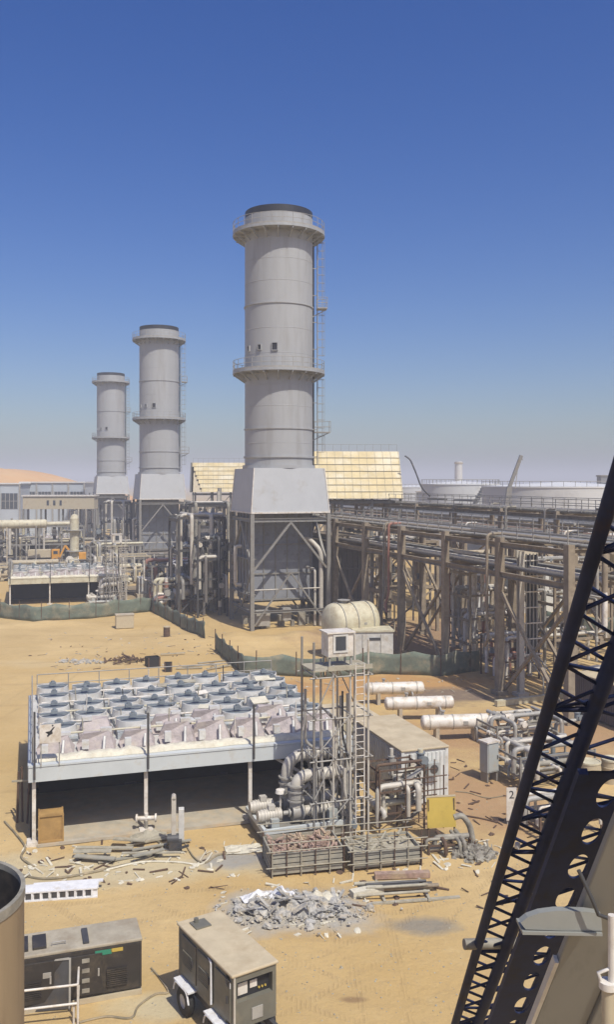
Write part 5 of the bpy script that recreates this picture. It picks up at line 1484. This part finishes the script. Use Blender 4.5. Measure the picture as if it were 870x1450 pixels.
# smooth grey girder at the lower right with its bracket, and a slim post
ga, gb = P(757, 1450, 10.5), P(884, 1132, 9.0)
e1 = (gb - ga).normalized(); e2 = V((1, 0, 0)); e2 = (e2 - e1 * e2.dot(e1)).normalized(); e3 = e1.cross(e2).normalized()
if e3.y < 0: e3 = -e3
go = ga - e1 * 3
t = thing('steel_girder', 'smooth grey steel girder filling the bottom right corner', 'girder', go)
m = MB(); Lg = 11.0
def gp(u, v, w_): return e1 * u + e2 * v + e3 * w_
def gbox(m, u0, u1, v0, v1, w0, w1):
    vs = [gp(u, v, w_) for u in (u0, u1) for (v, w_) in ((v0, w0), (v1, w0), (v1, w1), (v0, w1))]
    m.add(vs, [(0, 1, 2, 3), (7, 6, 5, 4), (0, 4, 5, 1), (1, 5, 6, 2), (2, 6, 7, 3), (3, 7, 4, 0)])
gbox(m, 0, Lg, 0, .62, 0, .1); gbox(m, 0, Lg, .62, 2.2, -.06, .14); m.build('body', M['girder'], t, bevel=.02)
m = MB(); gbox(m, 0, 4.1, -.05, -.004, -.02, .08); m.build('edge_strip', M['lagging'], t)
m = MB()
for u in (.4, 5.3): gbox(m, u, u + .05, .62, 2.2, -.09, -.062)
m.build('seam', M['bracket'], t)
Yb = 10.0
br = [(738, 1307), (748, 1299), (765, 1293), (788, 1290), (800, 1290), (830, 1291), (852, 1294), (854, 1318), (800, 1318), (745, 1316)]
m = MB(); pts = [P(x, y, Yb - .55) - go for x, y in br]
n = len(pts); m.add(pts + [p + V((0, .1, 0)) for p in pts], [list(range(n)), list(range(n, 2 * n))[::-1]] + [(i, (i + 1) % n, n + (i + 1) % n, n + i) for i in range(n)])
p0, p1 = P(740, 1317, Yb - .55) - go, P(853, 1319, Yb - .55) - go
m.bar(p0 + V((0, .12, -.02)), p1 + V((0, .12, -.02)), .3, .03); m.build('bracket', M['bracket'], t)
m = MB(); m.path([P(820, 1232, Yb - .65) - go, P(838, 1270, Yb - .7) - go, P(848, 1295, Yb - .7) - go, P(862, 1300, Yb - .7) - go], .022, n=7); m.build('cable', M['dark'], t)
g = P(862, 1420, 6.5)
t = thing('tan_post', 'slim tan post with a white collar at the bottom right edge', 'post', V((g.x, g.y, 0)), 0)
m = MB(); m.tube((0, 0, 0), (0, 0, P(0, 1395, 6.5).z), .045, n=14); m.build('pole', M['beige'], t)
m = MB(); z = P(0, 1393, 6.5).z; m.tube((0, 0, z - .03), (0, 0, z + .02), .065, n=16); m.path([(-.05, 0, z + .02), (-.07, 0, z + .08), (.04, 0, z + .12), (.06, 0, z + .05)], .015, n=6); m.build('collar', M['white'], t)
m = MB(); m.tube((.03, 0, z + .02), (.03, 0, z + .5), .03, n=12); m.build('cap', M['white'], t)

# ------------------------------------------------------------------ background: left
def far_building(px0, px1, pytop, Y, label, dpt, wall, nb):
    x0 = (px0 - CX) / F * Y; x1 = (px1 - CX) / F * Y; h = H - (pytop - HY) / F * Y; w = x1 - x0
    t = thing('factory_hall', label, 'building', V((x0, Y, 0)), R(4))
    m = MB(); m.box((w / 2, dpt / 2, h / 2 - .1), (w, dpt, h + .2)); m.build('wall', M[wall], t)
    m = MB(); m.box((w / 2, dpt / 2, h + .25), (w + .8, dpt + .8, .35)); m.build('roof', M['tankroof'], t)
    for i in range(nb):
        a = w * (i + .1) / nb; b = w * (i + .9) / nb
        m = MB(); m.box(((a + b) / 2, -.03, h * .68), (b - a, .12, h * .3)); wi = m.build('window', M['glass'], t)
        m = MB()
        for k in range(5): m.box((a + (b - a) * k / 4, -.12, h * .68), (.14, .1, h * .3))
        m.box(((a + b) / 2, -.14, h * .68), (b - a, .08, .14)); m.build('mullion', M['galv'], wi)
    for i in range(nb + 1):
        m = MB(); m.box((w * i / nb, -.2, h / 2), (.4, .3, h)); m.build('pilaster', M['galv'], t)
    return t
far_building(-60, 26, 686, 255, 'pale blue factory hall with dark window bands at the left edge', 20, 'paleblue', 3)
far_building(29, 118, 684, 268, 'pale blue factory hall with white roof line, left of the farthest stack', 20, 'paleblue', 4)
# beige clad conveyor shed on legs
Y = 205; x0 = (32 - CX) / F * Y; x1 = (132 - CX) / F * Y; zt = H - (703 - HY) / F * Y; zb = H - (721 - HY) / F * Y
t = thing('clad_gallery', 'long beige clad gallery on posts in front of the blue hall', 'building', V((x0, Y, 0)), R(3))
w = x1 - x0
m = MB(); m.box((w / 2, 2.5, (zt + zb) / 2), (w, 5, zt - zb)); m.build('wall', M['beige'], t)
m = MB(); m.box((w / 2, 2.5, zt + .15), (w + .5, 5.5, .3)); m.build('roof', M['white'], t)
for i in range(5):
    m = MB()
    for y in (.3, 4.7): m.bar((w * i / 4, y, 0), (w * i / 4, y, zb), .4, None, V((0, 1, 0)))
    m.build('post', M['frame'], t)
for i in range(3): m = MB(); m.box((w * (.35 + .09 * i), -.03, (zt + zb) / 2), (.5, .1, 1.1)); m.build('window', M['glass'], t)
# pipe yards
pipework('pipe_module', 'cluttered beige pipe yard in front of the clad gallery at far left', 'pipework', P(-10, 760, 172) * V((1, 1, 0)) if False else V(((-10 - CX) / F * 172, 172, 0)), A0, (17, 8, 7), 26, ['cream', 'lagging', 'beige', 'grime', 'dark'], 71, None, 'frame', (.15, .4), levels=2, post=.3)
pipework('pipe_module', 'grey pipe yard at the foot of the middle stack, left of its legs', 'pipework', V(((128 - CX) / F * 135, 135, 0)), A0, (8, 6, 6), 20, ['cream', 'lagging', 'galv', 'dark'], 73, None, 'frame', (.12, .3), levels=3, post=.22)
pipework('pipe_module', 'grey pipe yard between middle stack and the nearest one', 'pipework', V(((215 - CX) / F * 118, 118, 0)), A0, (8, 6, 4.6), 22, ['lagging', 'white', 'galv', 'dark', 'redpipe'], 74, None, 'frame', (.12, .3), levels=2, post=.22)
pipework('pipe_module', 'low white pipe module behind the green fence right of the middle tower', 'pipework', V(((222 - CX) / F * 106, 106, 0)), A0, (5.5, 3.5, 3.6), 16, ['white', 'lagging', 'cream', 'redpipe'], 75, None, 'frame', (.12, .3), levels=2, post=.16)
for i, (px, py, Y, L, r, lab) in enumerate(((30, 742, 165, 8.5, .8, 'long pale horizontal vessel high on the far left pipe yard'), (268, 838, 108, 3.6, .5, 'pale horizontal vessel behind the fence near the nearest stack'), (262, 826, 112, 3.8, .45, 'white horizontal vessel just behind the pale one near the nearest stack'))):
    z = H - (py - HY) / F * Y
    vessel('pressure_vessel', lab, V(((px - CX) / F * Y, Y, 0)), A0, L, r, 'cream' if i == 0 else 'white', None, zc=z)
pipework('pipe_module', 'tall dark steel module of pipes between the middle stack and the nearest stack', 'pipework', V((-16.6, 126, 0)), A0, (6.5, 6, 12.4), 24, ['dark', 'frame', 'grime', 'lagging', 'galv'], 81, None, 'dark', (.12, .34), levels=4, post=.34)
pipework('pipe_module', 'dusty pipe module behind the middle cooler, left of the excavator', 'pipework', V(((-5 - CX) / F * 140, 140, 0)), A0, (13, 5, 2.4), 20, ['beige', 'grime', 'cream', 'cream'], 83, None, 'beige', (.12, .4), levels=2, post=.26)
pipework('pipe_module', 'cream and white pipe module between the green fence and the nearest stack', 'pipework', V(((232 - CX) / F * 113, 113, 0)), A0, (7.5, 4, 5.0), 24, ['cream', 'white', 'lagging', 'grime', 'dark'], 91, None, 'dark', (.1, .3), levels=3, post=.2)
pipework('pipe_module', 'brownish pipe module hugging the left legs of the nearest stack', 'pipework', V(((280 - CX) / F * 103, 103, 0)), A0, (3.5, 5, 9), 18, ['dark', 'grime', 'brownduct', 'lagging'], 92, None, 'dark', (.1, .26), levels=4, post=.22)
pipework('pipe_module', 'pale yellow pipe module behind the middle scaffold tower', 'pipework', V(((150 - CX) / F * 122, 122, 0)), A0, (6, 4, 5.5), 22, ['cream', 'beige', 'lagging', 'white'], 93, None, 'beige', (.1, .3), levels=3, post=.2)
pipework('pipe_module', 'low pump manifold with white flanges below the brown rack, left of the conduit column', 'pipework', V((15.2, 70, 0)), A0, (3.5, 3, 3.2), 16, ['lagging', 'white', 'grime', 'redpipe'], 95, None, 'rust', (.08, .2), levels=2, post=.12)
def equipment_skid(px, Y, w, h, d, label, mm, seed, rz=0):
    rg = random.Random(seed)
    t = thing('equipment_skid', label, 'machinery', V(((px - CX) / F * Y, Y, 0)), A0 + rz)
    m = MB(); m.box((w / 2, d / 2, .2), (w + .4, d + .4, .5)); m.build('base', M['concrete'], t)
    m = MB(); m.box((w * .3, d / 2, .45 + h * .5), (w * .58, d * .9, h)); m.build('casing', M[mm], t, bevel=.06)
    m = MB()
    for k in range(5): m.box((w * (.06 + .12 * k), d * .05 - .03, .45 + h * .5), (.08, .08, h * .9))
    m.build('rib', M['frame'], t)
    m = MB(); m.tube((w * .62, d / 2, .45 + h * .4), (w * .98, d / 2, .45 + h * .4), h * .32, n=16); m.build('motor', M[rg.choice(('grime', 'lagging', 'motor'))], t)
    m = MB(); m.path([(w * .3, d * .4, .45 + h), (w * .3, d * .4, h * 1.6), (w * .9, d * .4, h * 1.6), (w * .9, d * .4, .5)], h * .09, n=8, bend=h * .2); m.build('pipe', M[rg.choice(('lagging', 'cream', 'grime'))], t)
equipment_skid(28, 134, 6, 1.8, 3, 'long pale machine with a pipe loop behind the middle cooler at far left', 'cream', 1)
equipment_skid(128, 124, 5, 2.4, 3, 'grey green machine right of the orange excavator', 'greybox', 2)
equipment_skid(196, 121, 4, 2.2, 2.6, 'pale machine just right of the middle scaffold tower', 'fanwhite', 3)
equipment_skid(258, 112, 4.5, 2.4, 2.5, 'dark brown machine left of the legs of the nearest stack', 'brownduct', 4)
equipment_skid(70, 182, 7, 3.4, 4, 'beige machine in front of the clad gallery', 'beige', 5)
# pale column with ladder
t = thing('process_column', 'slim pale beige column with platforms left of the farthest stack', 'column', V(((105 - CX) / F * 150, 150, 0)), A0)
m = MB(); m.lathe([(.75, 0), (.75, 9.5), (.5, 10.1), (.01, 10.3)], 20); m.build('shell', M['cream'], t)
m = MB()
for z in (4, 7.5): m.lathe([(.76, z), (1.4, z), (1.4, z + .12), (.76, z + .12)], 18)
m.build('platform', M['galv'], t)
# orange excavator & tan truck
t = thing('excavator', 'orange excavator parked beyond the middle cooler, right of the tan truck', 'excavator', V(((112 - CX) / F * 170, 170, 0)), R(20))
m = MB()
for y in (-.9, .9): m.box((0, y, .45), (3.2, .5, .9))
m.build('track', M['black'], t, bevel=.15)
m = MB(); m.box((.2, 0, 1.6), (2.4, 1.9, 1.3)); m.build('body', M['orange'], t, bevel=.08)
m = MB(); m.box((-.7, -.5, 2.4), (1.0, .9, 1.2)); m.build('cab', M['glass'], t, bevel=.05)
m = MB(); m.bar((-1.1, .3, 1.8), (-2.6, .3, 3.6), .35, .4); m.bar((-2.6, .3, 3.6), (-3.6, .3, 1.4), .28, .3); m.build('arm', M['orange'], t)
m = MB(); m.box((-3.6, .3, 1.0), (.7, .8, .7)); m.build('bucket', M['rust'], t, bevel=.08)
t = thing('tipper_truck', 'tan tipper truck parked left of the orange excavator', 'truck', V(((62 - CX) / F * 172, 172, 0)), R(12))
m = MB(); m.box((-.8, 0, 1.9), (4.2, 2.2, 1.5)); m.build('tipper_body', M['beige'], t, bevel=.06)
m = MB(); m.box((2.2, 0, 1.7), (1.5, 2.1, 1.9)); cb = m.build('cab', M['orange'], t, bevel=.1)
m = MB(); m.box((2.97, 0, 2.1), (.04, 1.8, .7)); m.box((2.2, -1.06, 2.1), (.8, .04, .6)); m.build('window', M['glass'], cb)
m = MB(); m.box((0, 0, .8), (6, 1.0, .3)); m.build('chassis', M['dark'], t)
for x in (-2.2, -1.0, 2.1):
    for y in (-1, 1): m = MB(); m.tube((x, y - .15, .5), (x, y + .15, .5), .5, n=18); m.build('wheel', M['black'], t)

# ------------------------------------------------------------------ background: right
def tank(px, pytop, Y, r, label, roofh, wall='tank'):
    h = H - (pytop - HY) / F * Y
    t = thing('storage_tank', label, 'tank', V(((px - CX) / F * Y, Y + r, 0)), 0)
    m = MB(); m.lathe([(r, -.2), (r, h * .5), (r + .06, h * .5), (r + .06, h * .51), (r, h * .51), (r, h)], 72); m.build('shell', M[wall], t)
    m = MB(); m.lathe([(r + .12, h - .15), (r + .12, h + .12), (.02, h + roofh)], 72); m.build('roof', M['tankroof'], t)
    m = MB()
    for k in range(48):
        a = 2 * math.pi * k / 48; m.tube((r * math.cos(a), r * math.sin(a), h), (r * math.cos(a), r * math.sin(a), h + 1.1), .05, n=4)
    m.path([(r * math.cos(2 * math.pi * k / 72), r * math.sin(2 * math.pi * k / 72), h + 1.1) for k in range(73)], .05, n=4)
    m.build('railing', M['galv'], t)
    m = MB()
    for k in range(26):
        a = R(-120 + k * 2.2); m.box(((r + .5) * math.cos(a), (r + .5) * math.sin(a), h * k / 26 + .3), (.9, .9, .12), None, a)
    m.build('spiral_stair', M['galv'], t)
tank(662, 686, 200, 9.0, 'grey storage tank with railed roof behind the far pipe rack', .8)
tank(832, 690, 165, 16.0, 'wide storage tank with a pale flat roof at the right', 1.0)
tank(590, 690, 330, 11, 'distant hazy storage tank right of the gold filter house', .8)
t = thing('chimney', 'distant slim concrete chimney on the hazy horizon', 'chimney', V(((650 - CX) / F * 420, 420, 0)), 0)
m = MB(); m.lathe([(2.0, 0), (1.75, 25.2), (1.5, 25.2), (1.5, 22), (.01, 22)], 24); m.build('shaft', M['tank'], t)
m = MB()
for z in (15, 24.2): m.lathe([(1.76, z), (2.1, z), (2.1, z + .5), (1.74, z + .5)], 24)
m.build('collar', M['concrete'], t)
# small crane among the tanks
Yc = 165
c0 = V(((720 - CX) / F * Yc, Yc, 0))
t = thing('mobile_crane', 'small grey crane jib raised beside the wide storage tank', 'crane', c0, 0)
top = P(739, 645, Yc) - c0; bot = P(722, 690, Yc) - c0
m = MB(); m.bar(V((bot.x - 1.6, 0, 2.4)), bot, .9, .9); m.bar(bot, top, .62, .6); m.build('jib', M['frame'], t)
m = MB(); m.bar(bot + V((1.1, 0, -.2)), bot.lerp(top, .75), .12); m.path([top, top + V((.25, 0, -.9))], .07, n=6); m.build('ram', M['galv'], t)
m = MB(); m.box((-1.5, 0, 1.7), (6.5, 2.5, 1.3)); m.box((-2.5, 0, 2.9), (2, 2.2, 1.2)); m.build('carrier', M['frame'], t, bevel=.08)
for x in (-4, -2.6, .2, 1.4):
    for y in (-1.1, 1.1): m = MB(); m.tube((x, y - .2, .55), (x, y + .2, .55), .55, n=16); m.build('wheel', M['black'], t)
# service tower on the right horizon and low far buildings
plant_room(V(((600 - CX) / F * 300, 300, 0)), R(4), 30, 12, 12, 'distant low hazy building below the chimney', 5, 'paleblue')
t = thing('far_tower', 'small dark tower block at the right edge of the horizon', 'tower', V(((862 - CX) / F * 260, 260, 0)), 0)
m = MB(); m.box((0, 2, 8.6), (4, 4, 17.2)); m.build('shaft', M['greyduct'], t)
m = MB(); m.box((0, 2, 17.4), (4.4, 4.4, .4)); m.build('roof', M['frame'], t)
m = MB()
for k in range(4): m.box((0, -.04, 5 + 3.2 * k), (3.0, .12, 1.2))
m.build('window', M['glass'], t)

# ------------------------------------------------------------------ air, light, camera
HAZE = 0.00095
m = MB(); m.box((0, 0, 25.5), (19600, 19600, 53))
o = m.build('haze', M['white']); o['kind'] = 'stuff'; o['label'] = 'pale dusty haze in the air'; o['category'] = 'haze'
hz = bpy.data.materials.new('haze_air'); hz.use_nodes = True
nt = hz.node_tree; nt.nodes.remove(nt.nodes['Principled BSDF'])
pv = nt.nodes.new('ShaderNodeVolumePrincipled'); pv.inputs['Density'].default_value = HAZE; pv.inputs['Color'].default_value = (0.93, 0.93, 0.97, 1); pv.inputs['Anisotropy'].default_value = -0.15
nt.links.new(pv.outputs[0], nt.nodes['Material Output'].inputs['Volume'])
o.data.materials.clear(); o.data.materials.append(hz)

EL, AZ = R(56), R(31)                     # sun high, behind the viewer's right shoulder
sd = V((math.sin(AZ) * math.cos(EL), -math.cos(AZ) * math.cos(EL), math.sin(EL)))
sl = bpy.data.lights.new('sun', 'SUN'); sl.energy = 4.35; sl.angle = R(.53); sl.color = (1.0, .95, .86)
so = bpy.data.objects.new('sun', sl); C.objects.link(so); so.rotation_euler = sd.to_track_quat('Z', 'Y').to_euler(); so.location = (20, -30, 60)
w = bpy.data.worlds.new('World'); bpy.context.scene.world = w; w.use_nodes = True
nt = w.node_tree; bg = nt.nodes['Background']; bg.inputs['Strength'].default_value = 0.124
sk = nt.nodes.new('ShaderNodeTexSky'); sk.sky_type = 'NISHITA'; sk.sun_disc = False
sk.sun_elevation = EL; sk.sun_rotation = math.atan2(sd.x, sd.y); sk.altitude = 300; sk.air_density = 1.0; sk.dust_density = 2.8; sk.ozone_density = 3.2
hs = nt.nodes.new('ShaderNodeHueSaturation'); hs.inputs['Saturation'].default_value = 1.37; hs.inputs['Hue'].default_value = 0.518
nt.links.new(sk.outputs[0], hs.inputs['Color']); nt.links.new(hs.outputs[0], bg.inputs['Color'])

cam = bpy.data.cameras.new('camera'); co = bpy.data.objects.new('camera', cam); C.objects.link(co)
co.location = (0, 0, H); co.rotation_euler = (R(90), 0, 0)
cam.sensor_fit = 'VERTICAL'; cam.sensor_height = 24.0; cam.lens = 24.0 * F / 1450
cam.shift_y = -(725 - HY) / 1450
cam.clip_start = .1; cam.clip_end = 30000
sc = bpy.context.scene; sc.camera = co
sc.view_settings.view_transform = 'Standard'; sc.view_settings.look = 'None'; sc.view_settings.exposure = 0.0; sc.view_settings.gamma = 1.0
